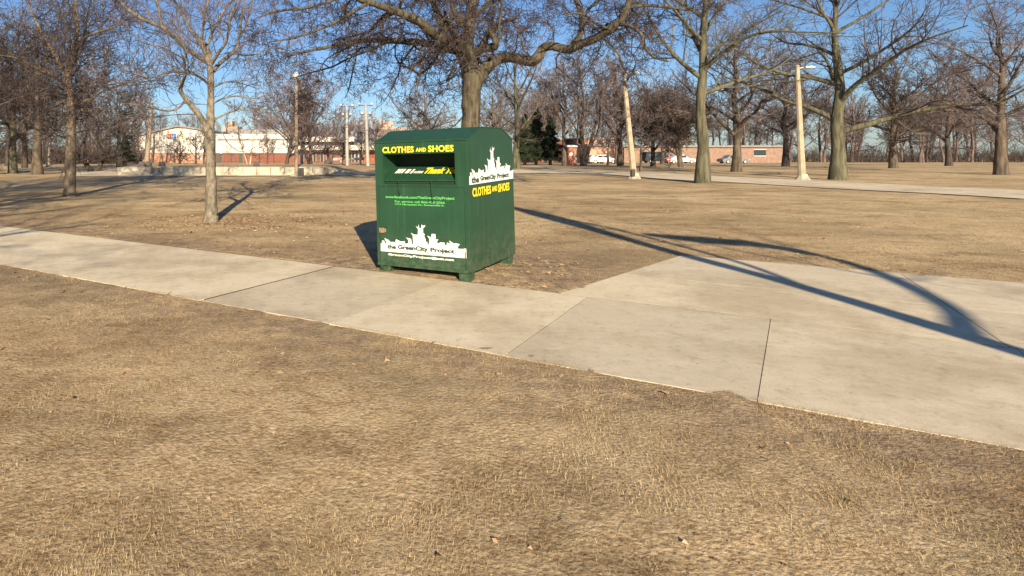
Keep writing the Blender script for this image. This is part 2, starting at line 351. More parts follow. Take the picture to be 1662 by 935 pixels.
def leaves():
    def cards(cx, cy, r, n, size):
        a = rng.random(n)*math.tau; d = r*rng.random(n)**0.7; x = cx+np.cos(a)*d*1.35; y = cy+np.sin(a)*d
        return x, y, size*(0.6+0.8*rng.random(n))
    sx, sy = P(349, 358, 13.1)[:2]
    sets = [cards(sx+0.35, sy-0.1, 1.6, 1100, 0.03), cards(2.6, 7.6, 1.0, 110, 0.03), cards(-1.5, 12, 8.5, 1800, 0.028), cards(4, 12, 7, 500, 0.03), cards(0.5, 3.0, 3.5, 420, 0.013)]
    x = np.concatenate([s[0] for s in sets]); y = np.concatenate([s[1] for s in sets]); s = np.concatenate([q[2] for q in sets]); n = len(x)
    nn = x*0.522+y*0.853; keep = ~((nn > 4.6) & (nn < 6.87)); ss = x*0.853-y*0.522
    keep &= ~((nn > 6.8) & (nn < 10.3) & (ss > -1.6)); keep &= (y > 1)
    x, y, s = x[keep], y[keep], s[keep]; n = len(x)
    th = rng.random(n)*math.tau; c, sn_ = np.cos(th), np.sin(th); g = gz(x, y)+0.007
    t1 = rng.normal(0, 0.35, n)*s; t2 = rng.normal(0, 0.35, n)*s
    L_ = np.stack([np.c_[x-c*s, y-sn_*s, g+np.abs(t1)*0.3], np.c_[x+sn_*s*0.6, y-c*s*0.6, g+np.abs(t2)+0.004], np.c_[x+c*s, y+sn_*s, g+np.abs(t1)], np.c_[x-sn_*s*0.6, y+c*s*0.6, g+np.abs(t2)*0.3+0.004]], 1).reshape(-1, 3)
    me = fast_mesh('fallen_leaves', L_, np.arange(n*4).reshape(-1, 4))
    m = noisy('dead_leaf', (0.40, 0.24, 0.13), (0.62, 0.44, 0.27), 9, 0.8, 0.2)
    tag(link('fallen_leaves', me, m), 'brown curled leaves scattered around the slim tree and over the lawn', 'leaves', kind='stuff')
leaves()

# ------------------------------------------------------------------ trees
def catmull(pts, rad, m=4):
    pts = np.asarray(pts, float); rad = np.asarray(rad, float); n = len(pts)
    E = np.vstack([2*pts[0]-pts[1], pts, 2*pts[-1]-pts[-2]]); out = []; ro = []
    for i in range(n-1):
        p0, p1, p2, p3 = E[i:i+4]
        for j in range(m):
            t = j/m; out.append(0.5*((2*p1)+(-p0+p2)*t+(2*p0-5*p1+4*p2-p3)*t*t+(-p0+3*p1-3*p2+p3)*t**3)); ro.append(rad[i]*(1-t)+rad[i+1]*t)
    out.append(pts[-1]); ro.append(rad[-1]); return np.array(out), np.array(ro)
def resample(pts, rad, n):
    d = np.r_[0, np.cumsum(np.linalg.norm(np.diff(pts, axis=0), axis=1))]; x = np.linspace(0, d[-1], n)
    return np.stack([np.interp(x, d, pts[:, k]) for k in range(3)], 1), np.interp(x, d, rad)

class Geo:
    def __init__(s): s.V = []; s.Q = []; s.n = 0
    def tubes(s, Pn, Rn, k):
        """Pn (M,n,3) Rn (M,n)"""
        M_, n, _ = Pn.shape
        if M_ == 0: return
        T = np.gradient(Pn, axis=1); T /= np.linalg.norm(T, axis=2, keepdims=True)+1e-9
        mean = T.mean(1); ref = np.where(np.abs(mean[:, 2:3]) < 0.75, np.array([[0, 0, 1.0]]), np.array([[1.0, 0.13, 0]]))[:, None, :]
        A = np.cross(T, ref); A /= np.linalg.norm(A, axis=2, keepdims=True)+1e-9; B = np.cross(T, A)
        a = np.arange(k)*2*math.pi/k
        V = Pn[:, :, None, :]+Rn[:, :, None, None]*(np.cos(a)[None, None, :, None]*A[:, :, None, :]+np.sin(a)[None, None, :, None]*B[:, :, None, :])
        i = np.arange(n-1)[:, None]; j = np.arange(k)[None, :]
        q = np.stack([i*k+j, i*k+(j+1) % k, (i+1)*k+(j+1) % k, (i+1)*k+j], -1).reshape(-1, 4)
        Q = (q[None]+(np.arange(M_)*n*k)[:, None, None]).reshape(-1, 4)+s.n
        s.V.append(V.reshape(-1, 3)); s.Q.append(Q); s.n += M_*n*k
    def mesh(s, name, off=None):
        V = np.concatenate(s.V)
        if off is not None: V = V-np.asarray(off)
        return fast_mesh(name, V, np.concatenate(s.Q), smooth=True)

def grow(G, Pn, Rn, dens, length, ang=55, angsd=14, tmin=0.15, npts=5, wig=0.25, trop=0.0, rr=0.55, rlen=None, taper=0.25, lfall=0.5, lpow=0.5, rmax=9, aniso=None):
    """children for every polyline of Pn. length is metres for a parent of 1 m (scaled by parent^lpow)"""
    M_, n, _ = Pn.shape
    if M_ == 0: return np.zeros((0, npts, 3)), np.zeros((0, npts))
    L = np.linalg.norm(np.diff(Pn, axis=1), axis=2).sum(1)
    cnt = np.floor(dens*L*(1-tmin)+G.random(M_)).astype(int); idx = np.repeat(np.arange(M_), cnt); K = len(idx)
    t = tmin+(1-tmin)*G.random(K); f = t*(n-1); i0 = np.minimum(f.astype(int), n-2); fr = (f-i0)[:, None]
    p = Pn[idx, i0]*(1-fr)+Pn[idx, i0+1]*fr; r = Rn[idx, i0]*(1-fr[:, 0])+Rn[idx, i0+1]*fr[:, 0]
    T = Pn[idx, i0+1]-Pn[idx, i0]; T /= np.linalg.norm(T, axis=1, keepdims=True)+1e-9
    q = G.normal(size=(K, 3)); q -= (q*T).sum(1, keepdims=True)*T; q /= np.linalg.norm(q, axis=1, keepdims=True)+1e-9
    a = np.radians(np.clip(G.normal(ang, angsd, K), 12, 110))[:, None]
    d = np.cos(a)*T+np.sin(a)*q
    d[:, 2] += trop*0.6; d /= np.linalg.norm(d, axis=1, keepdims=True)+1e-9
    ln = length*L[idx]**lpow*(1-lfall*t)*(0.55+0.9*G.random(K)); st = ln/(npts-1)
    out = np.zeros((K, npts, 3)); out[:, 0] = p; cur = p.copy(); dd = d.copy()
    for k in range(1, npts):
        dd = dd+G.normal(0, wig, (K, 3)); dd[:, 2] += trop/(npts-1)*1.4
        dd /= np.linalg.norm(dd, axis=1, keepdims=True)+1e-9; cur = cur+dd*st[:, None]; out[:, k] = cur
    r0 = np.minimum(r*rr, rmax)
    if rlen: r0 = np.minimum(r0, ln*rlen)
    R_ = r0[:, None]*(1-(1-taper)*np.linspace(0, 1, npts)[None])
    return out, R_

def clampr(R, m): return np.maximum(R, m)

def make_tree(name, limbs, levels, seed, barkm, twigm_, label=None, cat='tree', group=None, rmin=0.004, sides=(10, 6, 4, 3, 3), base=None, jitter=0.0):
    """limbs: list of (points, radii): trunk first; levels: list of dict for grow()"""
    G = np.random.default_rng(seed); tr = Geo(); cr = Geo(); base = np.asarray(limbs[0][0][0] if base is None else base, float)
    parP = []; parR = []; NP = 14
    for k, (p, r) in enumerate(limbs):
        p, r = catmull(p, r, 5)
        if jitter: p[1:] += G.normal(0, jitter, p[1:].shape)*r[1:, None]
        rr_ = r*(1+G.normal(0, 0.035, len(r)))
        tr.tubes(p[None], rr_[None], sides[0])
        a, b = resample(p, r, NP); parP.append(a); parR.append(b)
    PP = np.array(parP); RR = np.array(parR)
    if len(limbs) > 0:
        lv = dict(levels[0]); skip = lv.pop('trunk_tmin', None)
        if skip is not None and skip > 0:
            a, b = catmull(*limbs[0], 5); n0 = int(len(a)*skip); a, b = resample(a[n0:], b[n0:], NP); PP[0] = a; RR[0] = b
    cur = (PP, RR)
    allp = []
    for li, lv in enumerate(levels):
        lv = dict(lv); lv.pop('trunk_tmin', None); also = lv.pop('also', False); lim = lv.pop('limb', False)
        P2, R2 = grow(G, cur[0], cur[1], **lv); R2 = clampr(R2, rmin)
        (tr if lim else cr).tubes(P2, R2, sides[min(li+1, len(sides)-1)])
        if also and li > 0:
            pass
        cur = (P2, R2)
    root = empty(name, base, 0, label, cat, group)
    link('trunk', tr.mesh('trunk', base), barkm, root); link('crown', cr.mesh('crown', base), twigm_, root)
    return root

def PL(pts, Y=None):
    """pixel polyline -> 3D; each item (px,py) or (px,py,Y)"""
    return [P(p[0], p[1], p[2] if len(p) > 2 else Y) for p in pts]
def RPX(r, Y): return [v/FPX*Y for v in r]

# --- the big spreading tree behind the bin
Y0 = 22.0
def main_tree():
    L = []
    def add(pts, r): L.append((PL(pts, Y0), RPX(r, Y0)))
    add([(762, 314), (763, 296), (763, 260), (763, 220), (764, 180), (765, 145), (763, 118), (758, 95), (757, 75), (761, 50), (764, 25), (768, -10), (776, -60), (780, -115)], [27, 20, 16, 15, 14.5, 15.5, 16, 14, 12, 9, 8, 7, 5, 2.5])
    add([(772, 138), (783, 118), (797, 103), (815, 94), (840, 95, 21.6), (862, 100, 21.2), (873, 92, 21), (882, 78, 21), (897, 75, 20.8), (920, 80, 20.6), (945, 71, 20.4), (975, 58, 20), (1000, 40, 19.6), (1014, 20, 19.4), (1024, -2, 19.4), (1034, -35, 19.2), (1050, -75, 19)], [9, 11, 9, 8.2, 8, 8.6, 8, 7, 7, 6.6, 6, 6, 5.6, 5, 4.6, 3.6, 2])
    add([(757, 95), (745, 78), (731, 68, 21.5), (706, 56, 21), (676, 32, 20.4), (640, 18, 20), (600, 4, 19.5), (560, -8, 19), (520, -16, 18.6)], [9, 9, 8, 7.5, 6.5, 5.5, 4.6, 3.4, 1.8])
    add([(750, 92), (735, 78, 22.4), (719, 74, 22.6), (672, 69, 23), (632, 66, 23.4), (590, 66, 24), (545, 74, 24.3), (500, 83, 24.6), (462, 93, 25)], [7, 7, 6.5, 5.6, 5, 4.4, 3.4, 2.4, 1.2])
    add([(718, 62, 21.3), (716, 38, 21.4), (706, 10, 21.5), (694, -18, 21.6), (680, -60, 21.6)], [5.5, 6, 5, 4, 2])
    add([(768, 88), (781, 80, 21.6), (797, 78, 21.3), (805, 74, 21), (801, 60, 21), (790, 48, 21)], [6, 6, 5.6, 5, 4.6, 3.8])
    add([(801, 78, 21.2), (809, 60, 21), (810, 40, 20.8), (814, 15, 20.6), (820, -15, 20.4)], [2.2, 2, 1.8, 1.6, 1])
    add([(925, 79, 20.6), (942, 55, 20.9), (945, 30, 21.2), (937, 5, 21.4), (925, -25, 21.6), (915, -60, 21.8)], [4.6, 4.4, 4, 3.4, 2.6, 1.4])
    add([(945, 30, 21.2), (958, 12, 21), (975, -5, 20.8), (985, -30, 20.6)], [2.8, 2.4, 2, 1])
    add([(990, 47, 19.8), (970, 40, 19.5), (955, 28, 19.3), (940, 22, 19), (915, 24, 18.7)], [2.2, 2, 1.8, 1.5, 0.9])
    add([(1000, 38, 19.6), (1022, 42, 19.2), (1040, 55, 18.8), (1046, 75, 18.6), (1060, 92, 18.3), (1085, 100, 18)], [2.8, 2.5, 2.2, 1.9, 1.6, 1])
    add([(1022, 12, 19.4), (1050, 9, 19.8), (1085, 12, 20.2), (1120, 16, 20.6), (1160, 10, 21)], [2.6, 2.3, 2, 1.6, 0.8])
    add([(690, 86, 22.8), (684, 98, 22.8), (672, 108, 22.8), (660, 120, 22.8)], [2.6, 2.3, 1.8, 1.2])
    add([(735, 80, 22.2), (712, 84, 22), (700, 92, 21.8), (688, 100, 21.7), (682, 122, 21.6), (676, 150, 21.5)], [3, 2.8, 2.4, 2, 1.4, 0.9])
    add([(580, 68, 24.1), (578, 90, 24), (572, 118, 24), (566, 145, 24), (560, 160, 24)], [1.8, 1.6, 1.4, 1.1, 0.7])
    add([(761, 50), (742, 32, 22.8), (735, 10, 23.3), (728, -20, 23.8), (715, -70, 24)], [5, 4.8, 4.2, 3.4, 1.6])
    add([(764, 30), (786, 12, 22.9), (802, -8, 23.5), (825, -35, 24.2), (845, -75, 24.6)], [4.8, 4.4, 3.8, 2.8, 1.4])
    add([(757, 100), (757, 90, 20.8), (748, 72, 19.5), (738, 58, 18.4), (728, 40, 17.4), (722, 20, 16.6)], [7, 6.5, 5.5, 4.5, 3.2, 1.8])
    add([(766, 100), (775, 88, 23.2), (786, 66, 24.6), (800, 50, 26), (818, 36, 27.2), (838, 30, 28)], [7, 6.5, 5.5, 4.5, 3.2, 1.8])
    add([(600, 4, 19.5), (575, 18, 19.0), (545, 36, 18.6), (512, 50, 18.2), (475, 62, 17.8), (435, 68, 17.5)], [2.6, 2.4, 2, 1.7, 1.4, .8])
    add([(560, -8, 19), (528, 5, 18.8), (490, 14, 18.5), (450, 18, 18.2), (415, 30, 18)], [2.4, 2.1, 1.8, 1.4, .8])
    add([(632, 66, 23.4), (605, 80, 23.2), (572, 92, 23), (540, 108, 22.8), (505, 118, 22.6), (470, 128, 22.4)], [2.4, 2.1, 1.8, 1.5, 1.2, .7])
    add([(640, 18, 20), (618, 36, 20.4), (600, 50, 20.8), (575, 58, 21.2), (540, 66, 21.6)], [2.4, 2.2, 1.8, 1.4, .8])
    add([(975, 58, 20), (990, 72, 19.6), (1004, 88, 19.4), (1010, 108, 19.3), (1020, 122, 19.2)], [1.8, 1.6, 1.4, 1.1, .7])
    lv = [dict(dens=2.1, length=1.5, ang=64, angsd=18, tmin=0.10, trunk_tmin=0.66, npts=10, wig=0.40, trop=0.05, rr=0.42, rlen=0.016, lfall=0.25, lpow=0.35, taper=0.3),
          dict(dens=5.2, length=0.72, ang=55, angsd=16, tmin=0.10, npts=7, wig=0.46, trop=-0.22, rr=0.6, rlen=0.013, lfall=0.3, lpow=0.45),
          dict(dens=7.5, length=0.42, ang=50, angsd=16, tmin=0.1, npts=5, wig=0.45, trop=-0.22, rr=0.7, rlen=0.012, lfall=0.3),
          dict(dens=5.0, length=0.24, ang=48, angsd=16, tmin=0.15, npts=3, wig=0.32, trop=-0.08, rr=0.8, lfall=0.2)]
    return make_tree('spreading_tree', L, lv, 11, M_bark_main, M_tw_main, 'massive old bare tree with long crooked limbs, right behind the green bin', 'tree', rmin=0.0066, sides=(14, 5, 4, 3, 3), jitter=0.05)
main_tree()

# --- slim young tree in front left
def sapling():
    Y = 13.1; L = []
    def add(pts, r): L.append((PL(pts, Y), RPX(r, Y)))
    add([(342, 364), (342.5, 352), (343, 335), (343, 300), (341.5, 260), (340.5, 225), (341.5, 200), (342, 165), (342, 135), (341, 112), (338, 98), (331, 82), (327, 66)], [14, 11.5, 9.6, 8.8, 8.2, 8.6, 6.6, 5.6, 5.2, 5, 4, 3.2, 2.6])
    add([(338, 220), (334, 204), (324, 188, 13), (311, 172, 12.9), (301, 160, 12.8), (293, 147, 12.7), (296, 134, 12.6), (301, 120, 12.5), (299, 98, 12.4), (303, 80, 12.3)], [6, 5.4, 4.8, 4.2, 3.8, 3.3, 2.8, 2, 1.5, .8])
    add([(335, 100), (318, 90, 12.9), (300, 77, 12.7), (280, 58, 12.5), (262, 44, 12.3), (240, 35, 12.1), (222, 26, 11.9), (200, 8, 11.7), (186, -8, 11.5)], [3.8, 3.6, 3.6, 3.3, 3.2, 2.8, 2.6, 2.2, 1.4])
    add([(262, 44, 12.3), (259, 22, 12.4), (254, 0, 12.5), (250, -25, 12.6)], [2.6, 2.3, 2, 1.2])
    add([(330, 80), (320, 64, 13.3), (308, 46, 13.6), (297, 26, 13.8), (285, 4, 14), (275, -25, 14.2)], [3, 2.8, 2.6, 2.3, 2, 1.2])
    add([(342, 118), (341, 92, 13.3), (334, 72, 13.5), (322, 58, 13.7), (310, 52, 13.8), (303, 36, 14), (295, 15, 14.2), (290, -15, 14.3)], [3.4, 3, 2.6, 2.3, 2.1, 1.8, 1.5, .9])
    add([(337, 72), (345, 52, 13.2), (354, 36, 13.2), (362, 20, 13.3), (376, 0, 13.4), (382, -25, 13.5)], [2.4, 2.2, 2, 1.8, 1.5, .9])
    add([(344, 103), (356, 84, 12.8), (366, 70, 12.6), (371, 50, 12.4), (374, 28, 12.2), (382, 8, 12), (388, -18, 11.8)], [2.8, 2.6, 2.4, 2, 1.7, 1.4, .8])
    add([(345, 116), (352, 108, 13.3), (362, 98, 13.5), (375, 88, 13.8), (385, 76, 14), (388, 55, 14.2), (391, 34, 14.4), (396, 8, 14.6), (402, -20, 14.8)], [3.6, 3.5, 3.3, 3, 2.7, 2.3, 2, 1.6, 1])
    add([(388, 60, 14.2), (398, 44, 14.4), (405, 20, 14.6), (412, -4, 14.8)], [1.8, 1.6, 1.3, .8])
    add([(327, 66), (330, 40, 12.9), (333, 20, 12.8), (340, -5, 12.7), (344, -40, 12.6)], [2.4, 2.1, 1.8, 1.4, .8])
    add([(341, 138), (328, 128, 12.9), (316, 121, 12.6), (298, 117, 12.3), (282, 116, 12), (262, 120, 11.8), (248, 126, 11.6), (222, 121, 11.4), (200, 118, 11.2)], [2.2, 2, 1.9, 1.8, 1.7, 1.5, 1.3, 1.1, .8])
    add([(299, 165, 12.8), (290, 175, 12.6), (272, 180, 12.4), (245, 175, 12.2), (222, 170, 12), (196, 168, 11.8)], [1.8, 1.6, 1.4, 1.3, 1.1, .7])
    add([(302, 97, 12.4), (285, 88, 12.2), (262, 76, 12), (236, 70, 11.8), (214, 55, 11.6)], [1.3, 1.2, 1.1, 1, .7])
    add([(346, 195), (362, 187, 13.2), (380, 180, 13.4), (405, 174, 13.6), (430, 177, 13.8), (460, 181, 14)], [1.7, 1.5, 1.3, 1.1, .9, .6])
    add([(346, 168), (362, 160, 12.9), (384, 156, 12.7), (410, 160, 12.5), (440, 152, 12.3)], [1.5, 1.3, 1.2, 1, .6])
    add([(346, 142), (368, 133, 13.4), (394, 136, 13.7), (420, 145, 14)], [1.5, 1.3, 1, .6])
    add([(348, 190), (353, 205, 13), (362, 218, 12.9), (370, 232, 12.8), (384, 244, 12.7), (393, 246, 12.6)], [1.2, 1.1, 1, .9, .8, .5])
    add([(378, 84, 13.8), (395, 90, 14), (416, 88, 14.3), (440, 78, 14.6), (462, 80, 14.9)], [1.6, 1.4, 1.2, 1, .6])
    lv = [dict(dens=5.0, length=0.95, ang=48, angsd=14, tmin=0.12, trunk_tmin=0.5, npts=8, wig=0.17, trop=0.22, rr=0.42, rlen=0.009, lfall=0.35, lpow=0.45, taper=0.25),
          dict(dens=9.0, length=0.46, ang=42, angsd=12, tmin=0.1, npts=5, wig=0.18, trop=0.12, rr=0.6, rlen=0.010, lfall=0.3),
          dict(dens=6.5, length=0.28, ang=42, angsd=12, tmin=0.15, npts=4, wig=0.2, trop=0.05, rr=0.7, rlen=0.012, lfall=0.3)]
    return make_tree('young_tree', L, lv, 5, M_bark_sap, M_tw_sap, 'slim pale barked young tree with leaf litter at its foot, nearest the sidewalk', 'tree', rmin=0.0038, sides=(12, 5, 3, 3), jitter=0.03)
sapling()

# --- tree at left
def left_tree():
    Y = 20.0; L = []
    def add(pts, r): L.append((PL(pts, Y), RPX(r, Y)))
    add([(113, 321), (113, 312), (113.5, 295), (114.5, 260), (115.5, 220), (115, 180), (113, 150), (110, 125), (113, 102), (118, 85), (122, 65), (126, 45), (124, 20), (122, -10), (124, -50)], [13, 10.5, 9, 8.2, 7.6, 7, 6.4, 6, 5.2, 4.6, 4, 3.3, 2.6, 2, 1])
    add([(108, 124), (98, 105), (87, 84), (76, 70), (66, 50), (57, 32), (48, 12), (40, -14)], [4.4, 4.2, 3.8, 3.4, 2.9, 2.3, 1.8, 1])
    add([(112, 112), (122, 100, 20.5), (132, 80, 21), (138, 55, 21.4), (142, 25, 21.8), (150, -10, 22)], [3, 2.8, 2.4, 2, 1.5, .9])
    add([(117, 170), (130, 166, 19.6), (150, 160, 19.2), (165, 148, 18.8), (190, 140, 18.4), (220, 132, 18), (250, 138, 17.6)], [2.6, 2.4, 2.2, 1.9, 1.6, 1.2, .7])
    add([(110, 140), (88, 124, 19.4), (60, 112, 18.8), (30, 96, 18.2), (0, 90, 17.6), (-40, 84, 17)], [2.4, 2.2, 2, 1.7, 1.3, .7])
    add([(112, 152), (85, 153, 19.2), (55, 152, 18.6), (28, 160, 18), (0, 170, 17.5)], [1.8, 1.6, 1.4, 1.1, .6])
    add([(116, 195), (138, 190, 20.6), (160, 178, 21), (188, 176, 21.4), (215, 166, 22)], [2, 1.8, 1.5, 1.2, .6])
    add([(112, 200), (90, 190, 20.8), (62, 186, 21.5), (30, 196, 22), (0, 192, 22.6)], [2, 1.8, 1.5, 1.2, .6])
    add([(114, 160), (104, 140, 21.6), (90, 125, 23), (72, 112, 24)], [2, 1.8, 1.4, .7])
    add([(121, 72), (140, 60, 19.6), (165, 50, 19.2), (190, 42, 18.8), (215, 22, 18.4)], [2.2, 2, 1.7, 1.3, .7])
    lv = [dict(dens=4.6, length=1.35, ang=60, angsd=16, tmin=0.1, trunk_tmin=0.42, npts=8, wig=0.18, trop=0.05, rr=0.36, rlen=0.010, lfall=0.3, lpow=0.4, taper=0.25),
          dict(dens=7.5, length=0.6, ang=46, angsd=14, tmin=0.1, npts=6, wig=0.2, trop=0.0, rr=0.6, rlen=0.010, lfall=0.3),
          dict(dens=7.0, length=0.37, ang=44, angsd=14, tmin=0.1, npts=4, wig=0.22, trop=0.0, rr=0.7, rlen=0.012, lfall=0.3)]
    return make_tree('shade_tree', L, lv, 23, M_bark_left, M_tw_left, 'straight trunked bare tree with a fine twiggy crown, at the left of the slim tree', 'tree', rmin=0.006, sides=(12, 5, 4, 3), jitter=0.03)
left_tree()

# --- generated trees
def auto_tree(name, base, H, spread, seed, barkm, tw, r0, fork=0.28, nl=7, label=None, group=None, dens=1.0, rmin=0.009, up=0.35, lean=(0, 0), stems=1, levels=3, wig=0.2, low=False, crook=0.06):
    """base world xyz, H height, spread crown radius"""
    G = np.random.default_rng(seed); base = np.asarray(base, float); L = []
    for s in range(stems):
        a0 = G.random()*6.28; sl_ = (0.0 if stems == 1 else 0.30+0.2*G.random()); off = np.array([math.cos(a0), math.sin(a0), 0])
        n = 8; pts = []; rad = []
        for i in range(n):
            t = i/(n-1); p = base+off*(0.12*(stems > 1)+sl_*t*H*0.6)+np.array([lean[0]*t*t*H, lean[1]*t*t*H, t*H*0.93])
            if i == 0: p = p-np.array([0, 0, 0.1])
            p[:2] += G.normal(0, crook*H*0.25, 2)*t; pts.append(p); rr = r0/(stems**0.5)
            rad.append(rr*(1.35 if i == 0 else 1)*(1-t)**0.8+rr*0.07)
        L.append((pts, rad))
        C, Rc = catmull(pts, rad, 5)
        m = max(2, int(nl/stems+0.5))
        for k in range(m):
            t = fork+(0.88-fork)*(k+G.random()*0.6)/m; j = min(int(t*(len(C)-1)), len(C)-2); p0 = C[j]
            a = k*2.4+a0+G.normal(0, 0.3); ln = spread*(1-0.55*max(0, t-fork))*(0.8+0.4*G.random()); d = np.array([math.cos(a), math.sin(a), up+0.5*t+G.normal(0, 0.12)]); q = [p0]
            for i in range(1, 6):
                d = d+G.normal(0, wig, 3); d[2] += 0.06*up; dn = d/np.linalg.norm(d); q.append(q[-1]+dn*ln/5)
            rs = min(Rc[j]*0.62, 0.02*ln+0.01); L.append((q, list(np.linspace(rs, rs*0.18, 6))))
    lv = [dict(dens=2.7*dens, length=0.5*math.sqrt(spread)*0.9, ang=50, angsd=15, tmin=0.12, trunk_tmin=fork, npts=6, wig=wig, trop=up*0.4, rr=0.5, rlen=0.014, lfall=0.3, lpow=0.5),
          dict(dens=3.9*dens, length=0.54, ang=46, angsd=15, tmin=0.1, npts=5, wig=wig, trop=up*0.2, rr=0.65, rlen=0.014, lfall=0.3, lpow=0.5),
          dict(dens=4.0*dens, length=0.40, ang=45, angsd=15, tmin=0.1, npts=3, wig=wig, trop=0.0, rr=0.75, rlen=0.02, lfall=0.3, lpow=0.5)][:levels]
    return make_tree(name, L, lv, seed+1, barkm, tw, label, 'tree', group, rmin=rmin, sides=(8, 4, 3, 3), base=base, jitter=0.0)
def GB(px, Y):
    x = (px-560)/FPX*Y; return (x, Y, gzf(x, Y))

# individually placed trees: px, Y, H(m), spread, trunk radius, seed, bark, twigs, options, label
FAR = 'bare park trees in the distance'
def T(px, Y, H, sp, r, seed, bk, tw, label, name='bare_tree', **k):
    k['rmin'] = max(k.get('rmin', 0), Y*0.00027)
    return auto_tree(name, GB(px, Y), H, sp, seed, bk, tw, r, label=label, group=FAR, **k)
BF, BD, BP, BG, TF, TD, TG, TL = M_bark_far, M_bark_dark, M_bark_pale, M_bark_green, M_tw_far, M_tw_dark, M_tw_green, M_tw_left
T(60, 36, 9.5, 5.5, .27, 101, BF, TF, 'thick knobbly trunk bare tree standing just left of the straight trunked tree', fork=0.22, nl=9, dens=1.1, up=.3)
T(21, 38, 9.5, 5.5, .24, 102, BG, TD, 'mossy trunk bare tree forking low near the left edge', fork=0.25, nl=9, dens=1.1, up=.35)
T(-62, 33, 9.5, 6.0, .28, 103, BF, TD, 'large bare tree whose limbs reach in from outside the left edge', fork=0.25, nl=9, dens=1.1, up=.3)
T(78, 52, 7.5, 3.5, .13, 104, BP, TF, 'thin pale leaning tree on the far left lawn', fork=0.25, nl=7, dens=.9, lean=(.1, 0))
T(12, 62, 10, 5.0, .22, 105, BD, TD, 'distant dark tree at the far left end of the lawn', fork=0.25, nl=8, dens=.9, rmin=.012)
T(193, 50, 6.5, 3.4, .19, 106, BG, TD, 'bare tree standing at the left end of the concrete wall', fork=0.3, nl=9, dens=1.2, up=.45)
T(202, 58, 6.0, 2.0, .16, 107, BD, TD, 'dark dense tree against the left end of the white building', fork=0.15, nl=10, dens=1.4, up=.6, rmin=.011)
T(40, 48, 9.5, 5, .2, 120, BD, TD, 'dark bare tree between the two thick trunks at the left', fork=0.25, nl=9, dens=1.1, rmin=.011)
T(118, 58, 10, 5, .2, 121, BD, TF, 'tall bare tree far behind the straight trunked tree', fork=0.25, nl=9, dens=1.1, rmin=.012)
# leaning twin stems
def crab(px1, px2, Y):
    L = [([P(148, 281, Y), P(146, 277, Y), P(142, 270, Y), P(137, 262, Y), P(133, 256, Y+1), P(122, 248, Y+2)], [.24, .2, .17, .14, .12, .06]),
         ([P(154, 280, Y), P(159, 275, Y), P(164, 267, Y), P(168, 260, Y), P(173, 252, Y-1), P(180, 238, Y-2)], [.2, .16, .14, .12, .1, .05]),
         ([P(137, 262, Y), P(143, 256, Y-.5), P(153, 253, Y-1), P(163, 251, Y-2), P(175, 246, Y-2.5)], [.12, .1, .09, .07, .04]),
         ([P(135, 258, Y), P(134, 246, Y), P(137, 232, Y+.5), P(140, 216, Y+1)], [.11, .1, .07, .03]),
         ([P(168, 258, Y), P(166, 244, Y), P(160, 230, Y-.5), P(158, 214, Y-1)], [.1, .08, .06, .03])]
    lv = [dict(dens=3.0, length=1.5, ang=55, angsd=16, tmin=0.35, trunk_tmin=.6, npts=6, wig=.26, trop=.25, rr=.5, rlen=.013, lfall=.2, lpow=.4),
          dict(dens=3.6, length=.7, ang=50, angsd=16, tmin=0.1, npts=5, wig=.26, trop=.1, rr=.65, rlen=.014),
          dict(dens=3.6, length=.4, ang=50, angsd=16, tmin=0.1, npts=3, wig=.26, trop=0, rr=.75, rlen=.02)]
    make_tree('crabapple_tree', L, lv, 77, BD, TD, 'low dark tree with two stems leaning apart in a V beside the pale path', 'tree', FAR, rmin=.009, sides=(8, 4, 3, 3), base=GB(151, Y))
crab(148, 155, 41)
# in front of the white building
T(292, 58, 2.1, 2.6, .12, 108, BD, TD, 'low wide spreading dark tree in front of the brick band of the building', name='crabapple_tree', fork=0.12, nl=9, dens=1.15, up=.22, wig=.3, rmin=.011)
T(318, 60, 3.6, 1.9, .11, 109, BF, TF, 'small tree with forked stems right of the low dark one, beside the white sign', fork=0.2, nl=7, dens=.8, up=.7)
T(331, 62, 3.8, 1.9, .10, 110, BF, TF, 'small forked tree half hidden behind the slim pale trunk', fork=0.2, nl=7, dens=1.0, up=.8)
T(404, 66, 7.0, 2.0, .10, 111, BP, TF, 'slender pale tree with twin upright stems before the white building', fork=0.35, nl=6, dens=1.0, up=1.1, stems=2)
T(434, 68, 3.6, 1.8, .08, 112, BF, TF, 'small rounded tree before the iron fence', fork=0.25, nl=8, dens=1.4, up=.7)
T(462, 52, 7.0, 5.4, .22, 113, BD, M_tw_purple, 'broad fan shaped bare tree with dark stems, left of the concrete pole', name='crabapple_tree', fork=0.12, nl=15, dens=.85, up=.75, stems=3)
T(505, 54, 7.0, 5.2, .22, 114, BD, M_tw_purple, 'broad fan shaped bare tree with dark stems, right of the concrete pole', name='crabapple_tree', fork=0.12, nl=15, dens=.85, up=.75, stems=3)
T(536, 70, 4.8, 3.0, .13, 115, BF, TF, 'small many stemmed tree left of the two steel poles', name='crabapple_tree', fork=0.12, nl=10, dens=1.2, up=.6, stems=3)
T(553, 74, 5.0, 2.4, .13, 116, BP, TF, 'small tree with pale leaning stems just left of the two steel poles', name='crabapple_tree', fork=0.12, nl=9, dens=1.0, up=.9, stems=3)
T(584, 72, 5.2, 2.6, .13, 117, BP, TF, 'small tree with vase shaped pale stems between the two steel poles', name='crabapple_tree', fork=0.12, nl=9, dens=1.0, up=.9, stems=3)
T(612, 70, 5.0, 3.0, .14, 118, BF, TF, 'small bare tree behind the left edge of the green bin', fork=0.2, nl=9, dens=1.1, up=.6)
